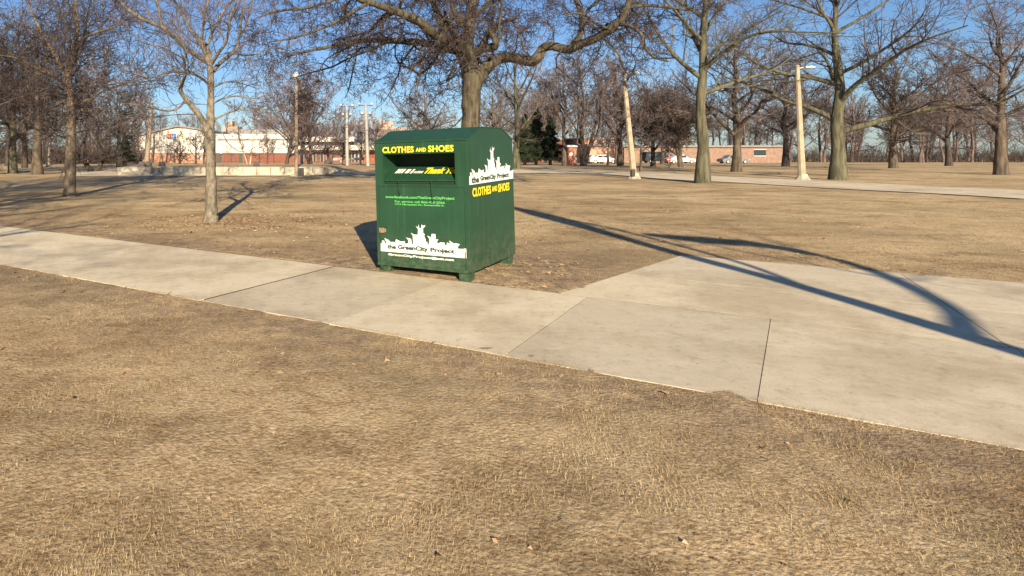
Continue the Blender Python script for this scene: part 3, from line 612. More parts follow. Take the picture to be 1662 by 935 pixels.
T(690, 44, 6.2, 4.4, .2, 119, BF, TF, 'bare tree whose twigs rise over the bin roof, left of the massive trunk', fork=0.25, nl=10, dens=1.0, up=.4)
# right side
T(838, 47, 9.5, 5.5, .27, 131, BG, TF, 'stout pale olive trunk tree standing directly right of the green bin', fork=0.24, nl=9, dens=.7, up=.5)
T(916, 62, 11.5, 5.5, .22, 132, BF, TF, 'tall bare tree just left of the red booth', fork=0.3, nl=9, dens=.75, up=.9, rmin=.010)
T(946, 60, 11.5, 5.0, .30, 133, BD, TF, 'tall bare tree with a cluster of dark stems right of the red booth', fork=0.15, nl=12, dens=.75, up=1.1, stems=3, rmin=.010)
T(987, 70, 4.5, 2.4, .14, 134, BF, TF, 'small tree in front of the middle of the salmon brick wall', fork=0.35, nl=7, dens=1.0, up=.5)
T(1007, 58, 8.5, 4.5, .26, 135, BD, TF, 'dark trunk tree at the right end of the salmon brick wall', fork=0.2, nl=10, dens=.8, up=.6)
T(1040, 41, 4.6, 2.6, .085, 136, BF, TF, 'small greyish crooked tree immediately right of the leaning lamp post', fork=0.28, nl=8, dens=1.2, up=.5, wig=.3)
T(1060, 56, 6.5, 4.6, .20, 137, BD, TD, 'round headed dark tree in front of the dark van', fork=0.22, nl=12, dens=1.15, up=.45)
T(1106, 52, 6.0, 4.5, .2, 138, BF, TD, 'low wide dense tree in front of the white car', name='crabapple_tree', fork=0.14, nl=12, dens=1.5, up=.4, stems=2)
T(1140, 27, 12.5, 6.5, .24, 149, BG, TG, 'large greenish bare tree with wide arching limbs, right of the leaning lamp post', fork=0.34, nl=11, dens=.85, up=.55, rmin=.006)
T(1000, 82, 13.5, 6, .22, 140, BF, TF, 'very tall thin tree rising behind the salmon brick wall', fork=0.25, nl=11, dens=1.0, up=.9, rmin=.013)
T(895, 84, 13, 6, .22, 141, BF, TF, 'very tall thin tree rising behind the dark evergreens', fork=0.25, nl=11, dens=1.0, up=.9, rmin=.013)
T(1075, 86, 12, 6, .22, 142, BF, TF, 'tall grey tree rising behind the dark van', fork=0.25, nl=11, dens=.8, up=.8, rmin=.013)
T(800, 60, 8.5, 5, .22, 143, BF, TF, 'twiggy tree seen over the right part of the bin roof', fork=0.22, nl=9, dens=.75, up=.5, rmin=.010)
# further along the park, on the right
T(1195, 40, 9.5, 5.5, .25, 151, BF, TF, 'brown bare tree between the large greenish tree and the second lamp post', fork=0.25, nl=10, dens=1.0, up=.5)
T(1275, 58, 10.5, 5.5, .25, 152, BD, TF, 'dark upright bare tree farther along the path', fork=0.22, nl=10, dens=1.1, up=.7)
T(1360, 30, 11, 6.5, .30, 153, BG, TL, 'broad mossy trunk bare tree beside the curve of the path', fork=0.25, nl=11, dens=.95, up=.45, rmin=.0065)
T(1450, 48, 9, 5, .24, 154, BF, TD, 'rounded bare tree behind the broad mossy one', fork=0.22, nl=11, dens=1.2, up=.5)
T(1540, 64, 11, 6, .25, 155, BD, TF, 'distant upright bare tree near the right edge', fork=0.22, nl=11, dens=1.0, up=.8, rmin=.012)
T(1625, 36, 10, 6, .27, 156, BF, TF, 'bare tree cut by the right edge beyond the path', fork=0.25, nl=10, dens=1.0, up=.5)
# trees standing beside and behind the photographer: their shadows and limbs reach into the view
o = auto_tree('bare_tree', (-12.5, 7.0, -0.05), 10.0, 6.5, 161, M_bark_left, M_tw_left, .24, fork=.26, nl=11, dens=1.0, label='big bare tree beyond the left edge whose limbs cross the top corner', rmin=.0045, up=.35)
o = auto_tree('bare_tree', (-8.6, -3.5, -0.05), 10.5, 6.0, 164, M_bark_left, M_tw_left, .22, fork=.28, nl=10, dens=.8, label='bare tree behind the viewpoint to the left', rmin=.005, up=.35)
auto_tree('bare_tree', (-11.5, -6.0, -0.05), 14.5, 8.5, 171, M_bark_left, M_tw_left, .32, fork=.42, nl=13, dens=.6, label='tall wide bare tree far behind the viewpoint on the left', rmin=.010, up=.25)
def shadow_tree():  # unseen tree; swollen trunk and looping limb shaped for the shadow they cast
    b = np.array([5.62, -3.2, 0.0])
    def q(l): return [b+np.array(p) for p in l]
    L = [(q([(0, 0, -.1), (0, 0, .5), (.10, 0, 1.6), (.02, 0, 2.9), (.12, 0, 4.0), (.02, .05, 4.8), (-.05, .05, 5.5), (-.10, .1, 6.2), (-.15, .1, 6.8), (-.25, .1, 7.4), (-.35, .1, 8.0)]), [.2, .16, .15, .13, .12, .13, .15, .24, .26, .12, .03]),
         (q([(.10, 0, 3.9), (.42, .1, 4.5), (.45, .1, 5.2), (.35, .1, 5.9), (.15, .1, 6.5), (-.05, .1, 7.3)]), [.05, .05, .05, .05, .05, .03]),
         (q([(-.05, .1, 5.4), (.0, .1, 6.0), (.08, .1, 6.7), (-.05, .1, 7.3), (-.3, .1, 7.9)]), [.10, .12, .13, .09, .03]),
         (q([(.10, 0, 3.3), (1.0, .1, 3.7), (1.9, .1, 4.5), (1.8, .1, 5.1), (1.1, .1, 5.35), (.55, .1, 5.6)]), [.06, .06, .08, .16, .18, .08])]
    lv = [dict(dens=2.4, length=1.0, ang=55, angsd=15, tmin=.3, trunk_tmin=.7, npts=6, wig=.2, trop=.2, rr=.4, rlen=.012, lfall=.3, lpow=.4), dict(dens=4, length=.5, ang=50, angsd=15, tmin=.1, npts=4, wig=.2, rr=.6, rlen=.012)]
    make_tree('bare_tree', L, lv, 9, M_bark_left, M_tw_left, 'unseen bare tree behind the viewpoint, limbs shaped to cast the long shadow right of the bin', 'tree', None, rmin=.004, sides=(10, 5, 4), base=b)
shadow_tree()

# far woods: one mass that nobody could count
def woods():
    G = Geo(); R_ = np.random.default_rng(31); protos = []
    for s in range(5):
        g = np.random.default_rng(200+s); n = 9; H = 11.0
        tp = np.stack([g.normal(0, .25, n).cumsum()*.5, g.normal(0, .25, n).cumsum()*.5, np.linspace(0, H, n)], 1); tr = np.linspace(.24, .05, n)
        t = Geo(); cur = (tp[None], tr[None]); t.tubes(*cur, 5)
        for lv in [dict(dens=1.5, length=1.9, ang=48, angsd=15, tmin=.16, npts=6, wig=.2, trop=.4, rr=.55, rlen=.018, lfall=.35, lpow=.4), dict(dens=2.0, length=.95, ang=46, angsd=15, tmin=.1, npts=4, wig=.25, trop=.2, rr=.6, rlen=.016, lfall=.3),
                   dict(dens=2.2, length=.62, ang=46, angsd=15, tmin=.1, npts=3, wig=.25, trop=.1, rr=.8, rlen=.03, lfall=.2)]:
            A, B = grow(g, cur[0], cur[1], **lv); B = np.maximum(B, .02); t.tubes(A, B, 3); cur = (A, B)
        protos.append((np.concatenate(t.V), np.concatenate(t.Q)))
    Vs = []; Qs = []; n = 0
    spots = []
    for k in range(46): px = -140+R_.random()*420; spots.append((px, 88+R_.random()*45, .72+.3*R_.random()))
    for k in range(30): px = 250+R_.random()*470; spots.append((px, 150+R_.random()*50, .9+.35*R_.random()))
    for k in range(105): px = 800+R_.random()*960; spots.append((px, 112+R_.random()*50, .95+.4*R_.random()))
    for px, Y, s in spots:
        V, Q = protos[R_.integers(5)]; a = R_.random()*6.28; c, sn_ = math.cos(a), math.sin(a)
        x, y, z = GB(px, Y); W = np.c_[(V[:, 0]*c-V[:, 1]*sn_)*s+x, (V[:, 0]*sn_+V[:, 1]*c)*s+y, V[:, 2]*s+z-.1]
        Vs.append(W); Qs.append(Q+n); n += len(V)
    o = link('far_woods', fast_mesh('far_woods', np.concatenate(Vs), np.concatenate(Qs)), twigm('woods_brown', (.11, .08, .074), (.19, .14, .12)))
    tag(o, 'mass of leafless brown trees closing off the far side of the park', 'woods', kind='stuff')
woods()
# low brush that fills the base of the woods
def brush():
    G = Geo(); R_ = np.random.default_rng(41); N = 5200
    px = np.r_[-150+R_.random(N//2)*380, 800+R_.random(N-N//2)*900]; Y = np.r_[84+R_.random(N//2)*40, 118+R_.random(N-N//2)*40]
    x = (px-560)/FPX*Y; z = gz(x, Y); n = 5; h = 1.2+2.6*R_.random(N); Pn = np.zeros((N, n, 3)); Pn[:, 0] = np.c_[x, Y, z]; d = np.c_[R_.normal(0, .3, (N, 2)), np.ones(N)]
    for k in range(1, n): d = d+R_.normal(0, .15, (N, 3)); Pn[:, k] = Pn[:, k-1]+d*(h/n)[:, None]
    Rn = np.linspace(.05, .02, n)[None]*np.ones((N, 1)); G.tubes(Pn, Rn, 3)
    A, B = grow(R_, Pn, Rn, dens=2.4, length=.8, npts=4, wig=.3, trop=.2, rr=.7, taper=.5); G.tubes(A, np.maximum(B, .018), 3)
    tag(link('brush', G.mesh('brush'), M_tw_dark), 'tangled dark undergrowth below the far trees', 'brush', kind='stuff')
brush()

# evergreens
M_needle = noisy('dark_needles', (0.012, 0.022, 0.012), (0.045, 0.06, 0.028), 1.2, 0.8, 0.2)
def evergreen(px, Y, H, Rb, seed, label):
    g = np.random.default_rng(seed); base = np.array(GB(px, Y)); root = empty('evergreen_tree', base, 0, label, 'evergreen', 'dark evergreens')
    t = MB().tube([(0, 0, -.1), (.05, 0, H*.5), (0, .05, H*.95)], [.2, .12, .03], 8); t.build('trunk', M_bark_dark, root, smooth=True)
    n = 15000; zz = g.random(n)**.8; env = (1-zz)**.7*Rb*(.75+.25*np.sin(zz*38+g.random()*6)); a = g.random(n)*math.tau
    env = env*(.8+.3*np.sin(a*3+zz*9)+.15*np.sin(a*7-zz*20)); r = env*np.sqrt(g.random(n))**.6
    c = np.c_[r*np.cos(a), r*np.sin(a), .12*H+zz*H*.86-.12*r]; s = .07+.09*g.random(n)
    d1 = g.normal(size=(n, 3)); d1[:, 2] *= .5; d1 /= np.linalg.norm(d1, axis=1, keepdims=True); d2 = np.cross(d1, g.normal(size=(n, 3))); d2 /= np.linalg.norm(d2, axis=1, keepdims=True)+1e-6
    V = np.stack([c-d1*s[:, None]*1.6, c+d2*s[:, None]*.5, c+d1*s[:, None]*1.6], 1).reshape(-1, 3)
    link('crown', fast_mesh('crown', V, tris=np.arange(3*n).reshape(-1, 3)), M_needle, root)
evergreen(852, 66, 5.6, 1.7, 1, 'dark evergreen nearest the right side of the bin')
evergreen(870, 68, 6.8, 1.9, 2, 'tallest of the dark evergreens, second from the bin')
evergreen(893, 70, 5.2, 2.0, 3, 'bushy dark evergreen on the right of the tallest one')
evergreen(203, 78, 3.8, 1.5, 4, 'dark evergreen at the left end of the white building')

# ------------------------------------------------------------------ retaining wall with flood lights
def wall():
    Y = 35.0; x0 = P(190, 0, Y)[0]; x1 = P(530, 0, Y)[0]
    root = empty('retaining_wall', (x0, Y, 0), 0, 'long low weathered concrete wall with vertical joints behind the park path', 'wall')
    n = 15; dx = (x1-x0)/n
    m = MB()
    for k in range(n):
        m.box((k*dx+.012, -.0, -.1), ((k+1)*dx-.012, .3, .47+random.uniform(-.006, .006)))
    m.build('wall_panels', M_wallc, root, bevel=.015)
    MB().box((.02, .03, -.1), (x1-x0-.02, .27, .44)).build('joint_filler', M_joint, root)
    MB().box((-.05, .32, -.1), (.25, 8.5, .462)).build('return_wall', M_wallc, root, bevel=.015)
wall()
M_black = mk('black_metal', (0.02, 0.02, 0.02), 0.5, 0.4)[0]
M_brownbox = mk('brown_fixture', (0.06, 0.045, 0.04), 0.6, 0.3)[0]
M_glassdark = mk('lamp_glass', (0.08, 0.08, 0.09), 0.15, 0.6)[0]
def flood(px, Y, label):
    x, y, z = GB(px, Y); r = empty('ground_floodlight', (x, y, z), 0.15, label, 'floodlight', 'floodlights on the lawn above the wall')
    MB().prism([(-.12, .06), (.14, .04), (.1, .30), (-.06, .33)], 'x', -.16, .16).build('housing', M_brownbox, r, bevel=.01)
    MB().box((-.13, -.135, .10), (.13, -.10, .27)).build('lens', M_glassdark, r)
    MB().box((-.2, -.02, -.03), (-.17, .03, .2)).box((.17, -.02, -.03), (.2, .03, .2)).box((-.2, -.03, -.03), (.2, .04, .02)).build('bracket', M_black, r)
flood(230, 36.4, 'leftmost floodlight on the lawn edge, left of the leaning wooden pole')
flood(241, 36.8, 'floodlight at the foot of the leaning wooden pole')
flood(263, 36.4, 'floodlight right of the leaning wooden pole, above the wall')
flood(416, 36.4, 'lone floodlight above the middle of the wall')
flood(531, 44, 'floodlight at the right end of the raised lawn')

# ------------------------------------------------------------------ poles
M_wood_shadeconc = noisy('wood_and_shaded_concrete', (0.19, 0.155, 0.115), (0.31, 0.25, 0.18), 4, .9, .1, stretch=(1, 1, .1), bump=.4)
M_poleconc = noisy('pole_concrete', (0.32, 0.265, 0.175), (0.44, 0.37, 0.26), 3, .85, .2, bump=.2, bscale=40)
M_polegrey = noisy('pole_grey', (0.30, 0.285, 0.24), (0.40, 0.38, 0.33), 3, .6, .3)
M_lamph = mk('lamp_head_grey', (0.55, 0.54, 0.5), .5, .4)[0]
def pole(name, px0, px1, pytop, Y, r0, r1, mat, label, cat, cross=0, head=None, group=None, foot=None):
    b = np.array(GB(px0, Y)); top = P(px1, pytop, Y)-b; root = empty(name, b, 0, label, cat, group)
    pts = [(0, 0, -.15)]+[tuple(top*t) for t in (.02, .3, .6, 1)]
    MB().tube(pts, [r0, r0, r0+(r1-r0)*.3, r0+(r1-r0)*.6, r1], 12).build('pole', mat, root, smooth=True)
    for k in range(cross):
        z = top[2]*(1-.012-.075*k*2.0); xx = top[0]*z/top[2]; w_ = .75 if k == 0 else .55
        MB().box((xx-w_, -.04+r1, z-.04), (xx+w_, .04+r1, z+.04)).build('crossarm', M_brownbox, root)
        for sx in (-1, 1):
            MB().lathe([(.1, 0), (.16, .08), (.14, .22), (.05, .26)], 10, (xx+sx*(w_-.12), r1, z+.04)).build('floodlight', M_lamph, root, smooth=True)
    return root, top
pole('wooden_pole', 238, 246, 168, 37, .16, .10, M_wood_shadeconc, 'leaning wooden pole on the raised lawn in front of the left end of the building', 'pole')
r_, tp = pole('concrete_pole', 481, 481, 128, 34.3, .115, .075, M_wood_shadeconc, 'tall round concrete lamp pole standing against the right part of the low wall', 'pole')  # brown on this concrete pole paints in the shade of the twigs
MB().lathe([(.05, 0), (.17, .06), (.19, .2), (.12, .34), (.03, .38)], 12, tuple(tp)).build('lamp_head', M_lamph, r_, smooth=True)
MB().box((.16, -.12, -.05), (.42, .12, .46)).build('control_box', M_black, r_, bevel=.01)
MB().box((-.3, -.24, -.1), (.1, .2, .1)).build('footing', M_wallc, r_, bevel=.02)
pole('floodlight_pole', 563.5, 562.5, 172, 66, .2, .13, M_polegrey, 'left of the two pale steel floodlight poles with crossarms', 'pole', cross=2, group='steel floodlight poles')
pole('floodlight_pole', 597, 593.5, 170, 64, .2, .13, M_polegrey, 'right of the two pale steel floodlight poles with crossarms, beside the bin', 'pole', cross=2, group='steel floodlight poles')
r_, tp = pole('lamp_pole', 798, 796.5, 188, 62, .13, .10, M_poleconc, 'short visible top of a pale lamp pole above the bin roof', 'street lamp')
MB().lathe([(.05, 0), (.3, .05), (.32, .15), (.1, .3)], 12, tuple(tp)).build('lamp_head', M_brownbox, r_, smooth=True)
pole('thin_pole', 490, 489.5, 182, 60, .16, .13, M_polegrey, 'thin pale pole among the fan shaped trees', 'pole')

def street_lamp(px0, px1, pyt, Y, label, conduit=True):
    b = np.array(GB(px0, Y)); top = P(px1, pyt, Y)-b; r = empty('street_lamp', b, 0, label, 'street lamp')
    MB().tube([(0, 0, -.1), tuple(top*.05), tuple(top*.35), tuple(top*.7), tuple(top)], [.175, .165, .135, .115, .088], 8).build('pole', M_poleconc, r, smooth=False, bevel=.008)
    MB().lathe([(.33, -.05), (.31, .05), (.23, .16), (.18, .30)], 8, (.03, 0, 0)).build('base', M_wallc, r)
    if conduit: MB().box((-.20, -.21, .12), (-.03, -.165, .50)).build('access_cover', M_brownbox, r, bevel=.008)
    for zb in (.9, 2.1, 3.6): MB().lathe([(.13-.012*zb+.02, -.012), (.13-.012*zb+.02, .012)], 10, tuple(top*(zb/top[2]))).build('band', M_brownbox, r)
    MB().lathe([(.085, 0), (.10, .02), (.09, .06), (.03, .09)], 8, tuple(top)).build('cap', M_poleconc, r)
    MB().tube([tuple(top-[0, 0, .12]), tuple(top+[.25, -.02, -.05]), tuple(top+[.45, -.03, -.04])], [.03, .025, .025], 8).build('arm', M_lamph, r, smooth=True)
    h = MB(); prof = [(.28, -.035), (.45, -.06), (.68, -.06), (.80, -.03), (.78, .02), (.6, .055), (.4, .05), (.28, .015)]
    h.prism([(a+top[0], z_+top[2]-.03) for a, z_ in prof], 'y', top[1]-.14, top[1]+.10); h.build('lamp_head', M_lamph, r, bevel=.015)
street_lamp(1029, 1012, 117, 31.0, 'leaning tapered concrete lamp post with a small pale head, beside the park path')
street_lamp(1302, 1294, 108, 29.5, 'second concrete lamp post farther right along the park path', False)

# ------------------------------------------------------------------ buildings
M_white = noisy('white_panels', (0.56, 0.53, 0.46), (0.66, 0.63, 0.55), 1.2, .8, .2, stretch=(.2, 1, 3))
def brick_mat(name, a, b_, mortar, sc=3.2):
    m, t, p = mk(name, a, .9, .1); tc = t.nodes.new('ShaderNodeTexCoord'); mp = t.nodes.new('ShaderNodeMapping'); mp.inputs['Rotation'].default_value = (math.radians(90), 0, 0)
    br = t.nodes.new('ShaderNodeTexBrick'); br.inputs['Scale'].default_value = sc; br.inputs['Color1'].default_value = (*a, 1); br.inputs['Color2'].default_value = (*b_, 1); br.inputs['Mortar'].default_value = (*mortar, 1); br.inputs['Mortar Size'].default_value = .012
    t.links.new(tc.outputs['Object'], mp.inputs[0]); t.links.new(mp.outputs[0], br.inputs['Vector'])
    n = t.nodes.new('ShaderNodeTexNoise'); n.inputs['Scale'].default_value = .6; mx = t.nodes.new('ShaderNodeMixRGB'); mx.blend_type = 'MULTIPLY'; mx.inputs[0].default_value = .5
    t.links.new(tc.outputs['Object'], n.inputs['Vector']); t.links.new(br.outputs[0], mx.inputs[1]); t.links.new(n.outputs[0], mx.inputs[2]); t.links.new(mx.outputs[0], p.inputs['Base Color']); return m
M_brick = brick_mat('orange_brick', (.54, .29, .19), (.60, .34, .23), (.5, .3, .2))
M_brick2 = brick_mat('red_brick', (.30, .10, .06), (.38, .14, .09), (.35, .2, .15))
M_brick3 = brick_mat('salmon_brick', (.66, .38, .25), (.72, .43, .29), (.62, .42, .30))
M_roofgrey = noisy('grey_roof', (.20, .19, .18), (.28, .26, .25), 2, .8, .2)
M_glass = mk('dark_glass', (.03, .045, .05), .15, .6)[0]
M_darkin = mk('dark_recess', (.05, .045, .045), .8, .2)[0]
M_red = mk('sign_red', (.55, .07, .04), .5, .3)[0]; M_blue = mk('sign_blue', (.03, .20, .60), .5, .3)[0]; M_lime = mk('sign_lime', (.50, .58, .06), .5, .3)[0]; M_wsign = mk('sign_white', (.78, .78, .74), .6, .3)[0]
M_greyl = mk('sign_grey', (.4, .4, .42), .6, .3)[0]
def hall():
    Y = 110.0; s = Y/FPX; bz = gzf(-30, Y); x0 = P(222, 0, Y)[0]
    def U(px): return (px-222)*s
    def H(py): return EYE-(py-240)*s-bz
    r = empty('recreation_building', (x0, Y, bz), 0, 'long low building, white upper walls over orange brick, with coloured sign shapes', 'building')
    # gabled front hall
    top = [(222, 222), (236, 219), (250, 215.5), (271, 210.5), (287, 207), (302, 208), (327, 212), (349, 216)]
    poly = [(U(222), H(248)), (U(349), H(248))]+[(U(a), H(b)) for a, b in reversed(top)]
    MB().prism(poly, 'y', 0, 16).build('upper_wall', M_white, r)
    MB().box((U(222), -.08, -.3), (U(349), 16.05, H(248))).build('brick_base', M_brick, r)
    rf = MB(); q = [(U(a), H(b)+.06) for a, b in top]; q2 = [(a, b+.28) for a, b in q]
    rf.prism(q+list(reversed(q2)), 'y', -.45, 16.4); rf.build('roof', M_roofgrey, r)
    # long flat wing
    MB().box((U(349.3), .6, H(248.2)), (U(478), 15, H(217.5))).build('wing_wall', M_white, r)
    MB().box((U(349.3), .5, -.3), (U(478), 15.1, H(248.2))).build('brick_base', M_brick2, r)
    MB().box((U(352), .35, H(227.2)), (U(478), .6, H(225.6))).build('dark_stripe', M_roofgrey, r)  # thin grey stripe along the wing wall
    MB().box((U(360), 6, H(217.4)), (U(478), 15.5, H(208))).build('roof_box', M_roofgrey, r)
    # right wing with two fascias
    MB().box((U(478.2), .4, H(230)), (U(575), 15, H(222))).build('upper_fascia', M_white, r)
    MB().box((U(478.2), 1.5, H(236)), (U(575), 15, H(230.1))).build('band', M_darkin, r)
    MB().box((U(478.2), -1.2, H(243.5)), (U(640), 15, H(236.1))).build('lower_fascia', M_white, r)
    MB().box((U(575.2), 3.0, H(236)), (U(640), 15, H(232))).build('low_roof', M_roofgrey, r)
    MB().box((U(478.2), 1.0, -.3), (U(640), 15.1, H(243.6))).build('brick_base', M_brick2, r)
    for a in (488, 508, 520, 530, 566, 571, 577, 583):
        w = MB().box((U(a), .9, .2), (U(a+4.2), 1.02, H(245))).build('window', M_glass, r)
        MB().box((U(a)-.06, .86, .12), (U(a), .98, H(245))).box((U(a+4.2), .86, .12), (U(a+4.2)+.06, .98, H(245))).build('frame', M_lamph, w)
    for a in (353, 387):
        MB().box((U(a), .38, -.1), (U(a+5.5), .52, H(249.5))).build('door', mk('door_paint', (.05, .09, .08), .6)[0], r)
    MB().box((U(357.5), -.05, H(249)), (U(361), .5, H(246))).build('wall_lamp', M_wsign, r)
    # sign shapes: red letter, blue tile with a white dot, grey letter, lime letter, standing in front of the white wall
    def bars(lst, name, mat):
        m = MB()
        for a, b, c, d in lst: m.box((U(a), -.16, H(d)), (U(c), -.02, H(b)))
        return m.build(name, mat, r)
    bars([(272, 212, 274, 225.5), (274.02, 217.5, 278, 219.3), (276, 219.32, 278, 225.5)], 'red_letter', M_red)
    b = bars([(279, 217.5, 286, 224.5), (281.5, 224.7, 284, 229)], 'blue_letter', M_blue)
    m = MB(); c = (U(282.4), H(221.2)); pts = [(c[0]+.2*math.cos(an), c[1]+.2*math.sin(an)) for an in np.linspace(0, math.tau, 14, endpoint=False)]
    m.prism(pts, 'y', -.2, -.162); m.build('white_dot', M_wsign, b)
    bars([(287.3, 217.5, 288.2, 220.5), (290.3, 217.5, 291.2, 220.5), (288.3, 220.6, 290.2, 222.6), (288.8, 222.7, 289.8, 226)], 'grey_letter', M_greyl)
    m = MB(); cx_, cz = U(296), H(220.5)
    pth = [(cx_+.34*math.cos(a), cz+.18+.2*math.sin(a)) for a in np.linspace(.4, 4.4, 9)]+[(cx_+.34*math.cos(a), cz-.2+.2*math.sin(a)) for a in np.linspace(1.3, -2.6, 9)]
    m.tube([(a, -.1, b_) for a, b_ in pth], .1, 6); m.build('lime_letter', M_lime, r, smooth=True)
hall()
def fence():
    Y = 104.0; s = Y/FPX; bz = gzf(-20, Y); x0, x1 = P(352, 0, Y)[0], P(560, 0, Y)[0]; r = empty('iron_fence', (x0, Y, bz), 0, 'black iron picket fence in front of the brick part of the building', 'fence'); L = x1-x0; h = 1.6
    m = MB()
    for x in np.arange(.12, L, .17): m.box((x-.012, -.012, .05), (x+.012, .012, h))
    m.box((0, -.02, .2), (L, .02, .25)).box((0, -.021, h-.15), (L, .021, h-.1)); m.build('picket_panel', M_black, r)
    for x in np.arange(0, L+.1, L/9): MB().box((x-.06, -.06, -.2), (x+.06, .06, h+.12)).build('post', M_black, r)
fence()
def fence2():
    Y = 96.0; bz = gzf(-45, Y); x0, x1 = P(160, 0, Y)[0], P(217, 0, Y)[0]; r = empty('iron_fence', (x0, Y, bz), 0, 'dark picket fence left of the white building', 'fence'); L = x1-x0; h = 1.7; m = MB()
    for x in np.arange(.12, L, .2): m.box((x-.014, -.014, .05), (x+.014, .014, h))
    m.box((0, -.02, .2), (L, .02, .25)).box((0, -.021, h-.15), (L, .021, h-.1)); m.build('picket_panel', M_black, r)
    for x in np.arange(0, L+.1, L/4): MB().box((x-.06, -.06, -.2), (x+.06, .06, h+.12)).build('post', M_black, r)
fence2()
def board(px, Y, w, h, z0, mat, label, back=M_greyl):
    x, y, z = GB(px, Y); r = empty('sign_board', (x, y, z), 0, label, 'sign')
    MB().box((-w/2, -.02, z0), (w/2, .02, z0+h)).build('panel', mat, r, bevel=.005)
    for sx in (-1, 1): MB().box((sx*w*.38-.025, .021, -.15), (sx*w*.38+.025, .07, z0+h*.9)).build('post', back, r)
board(322.5, 62, .62, .42, .65, M_wsign, 'small white notice board on the lawn by the forked trees')
board(497, 66, .42, .55, .75, mk('sign_paleblue', (.5, .58, .66), .6)[0], 'small pale blue notice board below the fan shaped trees')
# low tables / benches glimpsed beyond the lawn at the right of the building
def bench(px, Y, label):
    x, y, z = GB(px, Y); r = empty('park_bench', (x, y, z), 0, label, 'bench', 'park benches near the steel poles')
    MB().box((-.8, -.22, .42), (.8, .2, .47)).build('seat', M_polegrey, r); MB().box((-.8, .22, .55), (.8, .26, .85)).build('backrest', M_polegrey, r)
    for sx in (-.65, .65): MB().box((sx-.03, -.2, -.05), (sx+.03, .215, .418)).box((sx-.03, .262, .3), (sx+.03, .3, .85)).build('leg', M_black, r)
bench(576, 80, 'grey park bench between the two steel poles'); bench(548, 84, 'grey park bench behind the leaning pale stems')
board(588, 78, .5, .35, .55, M_brownbox, 'small brown notice board right of the bench between the steel poles')

def brickhouse(name, pxa, pxb, pyt, Y, depth, mat, label, wins=(), roof=M_roofgrey, overhang=.4, rh=.35):
    xa, xb = P(pxa, 0, Y)[0], P(pxb, 0, Y)[0]; bz = gzf(xa, Y); h = EYE-(pyt-240)/FPX*Y-bz; r = empty(name, (xa, Y, bz), 0, label, 'building')
    MB().box((0, 0, -.4), (xb-xa, depth, h)).build('wall', mat, r); MB().box((-overhang, -overhang, h+.003), (xb-xa+overhang, depth+overhang, h+rh)).build('roof', roof, r)
    for a, b, z0, z1 in wins:
        ww = MB().box((a, -.03, z0), (b, .05, z1)).build('window', M_glass, r); MB().box((a-.08, -.07, z0-.08), (b+.08, -.002, z0)).box((a-.08, -.07, z1), (b+.08, -.002, z1+.08)).build('frame', M_wsign, ww)
    return r
brickhouse('brick_building', 956, 1011, 237.5, 100, 14, M_brick3, 'low salmon coloured brick building lit by the sun, behind the parked white car')
brickhouse('brick_building', 948, 1000, 226.5, 118, 10, M_brick, 'orange brick upper block with small windows rising behind the salmon wall', wins=[(2.6, 3.6, 3.6, 4.4), (4.2, 5.2, 3.6, 4.4)])
brickhouse('brick_building', 1013, 1270, 239, 112, 12, mk('brown_block', (.26, .17, .13), .9)[0] if False else noisy('brown_block', (.23, .15, .115), (.31, .21, .16), 2, .9, .1), 'long brown brick building behind the parked vehicles', wins=[(4+5*k, 6.2+5*k, 1.3, 2.4) for k in range(4, 5)])
brickhouse('brick_building', 132, 196, 253.5, 128, 8, M_brick2, 'small red brick building far off beyond the leaning twin stems', wins=[(1.2+1.5*k, 2.0+1.5*k, .1, 1.5) for k in range(4)])
brickhouse('brick_building', 866, 914, 228, 124, 8, M_brick2, 'dark red building glimpsed through the evergreens')
# distant city blocks
def tower(name, pa, pb, pt, Y, dep, wallm, label, floors, bays, winm, extra=None):
    xa, xb = P(pa, 0, Y)[0], P(pb, 0, Y)[0]; bz = gzf(0, Y); W = xb-xa; h = EYE-(pt-240)/FPX*Y-bz; r = empty(name, (xa, Y, bz), 0, label, 'building', 'distant city blocks')
    MB().box((0, 0, -1), (W, dep, h)).build('wall', wallm, r)
    fh = 3.6; n = int(h/fh)
    for k in range(max(0, n-floors), n):
        m = MB(); bw = W/bays
        for j in range(bays): m.box((j*bw+bw*.12, -.12, k*fh+1.0), ((j+1)*bw-bw*.12, .05, k*fh+3.0))
        m.build('window_row', winm, r)
    MB().box((W*.2, dep*.2, h+.01), (W*.55, dep*.7, h+4)).build('plant_room', wallm, r)
M_tblue = mk('haze_blue_glass', (.13, .20, .29), .4, .5)[0]; M_tgrey = mk('haze_blue_grey', (.26, .27, .33), .8, .2)[0]; M_tan = mk('tan_block', (.46, .33, .24), .9, .1)[0]  # bluish tint puts distance haze into the tower colours
tower('city_tower', 584, 599, 191, 600, 25, M_tgrey, 'grey distant tower left part behind the right steel pole', 8, 4, M_tblue)
tower('city_tower', 599.5, 618, 192.5, 590, 25, M_tgrey, 'blue glass distant tower right of the two steel poles', 10, 6, M_tblue)
tower('city_tower', 570, 583, 196, 640, 25, M_tgrey, 'pale low distant tower between the two steel poles', 6, 3, M_tblue)
tower('city_block', 612, 660, 206.5, 420, 25, M_tan, 'tan distant block showing just above the left slope of the bin roof', 4, 8, M_tgrey)
tower('city_block', 614, 624, 202, 500, 20, M_tan, 'small orange distant block in front of the blue glass tower', 3, 3, M_tgrey)
tower('city_block', 362, 386, 205, 430, 20, M_tan, 'pale distant block showing above the flat roof of the white building', 3, 5, M_tgrey)

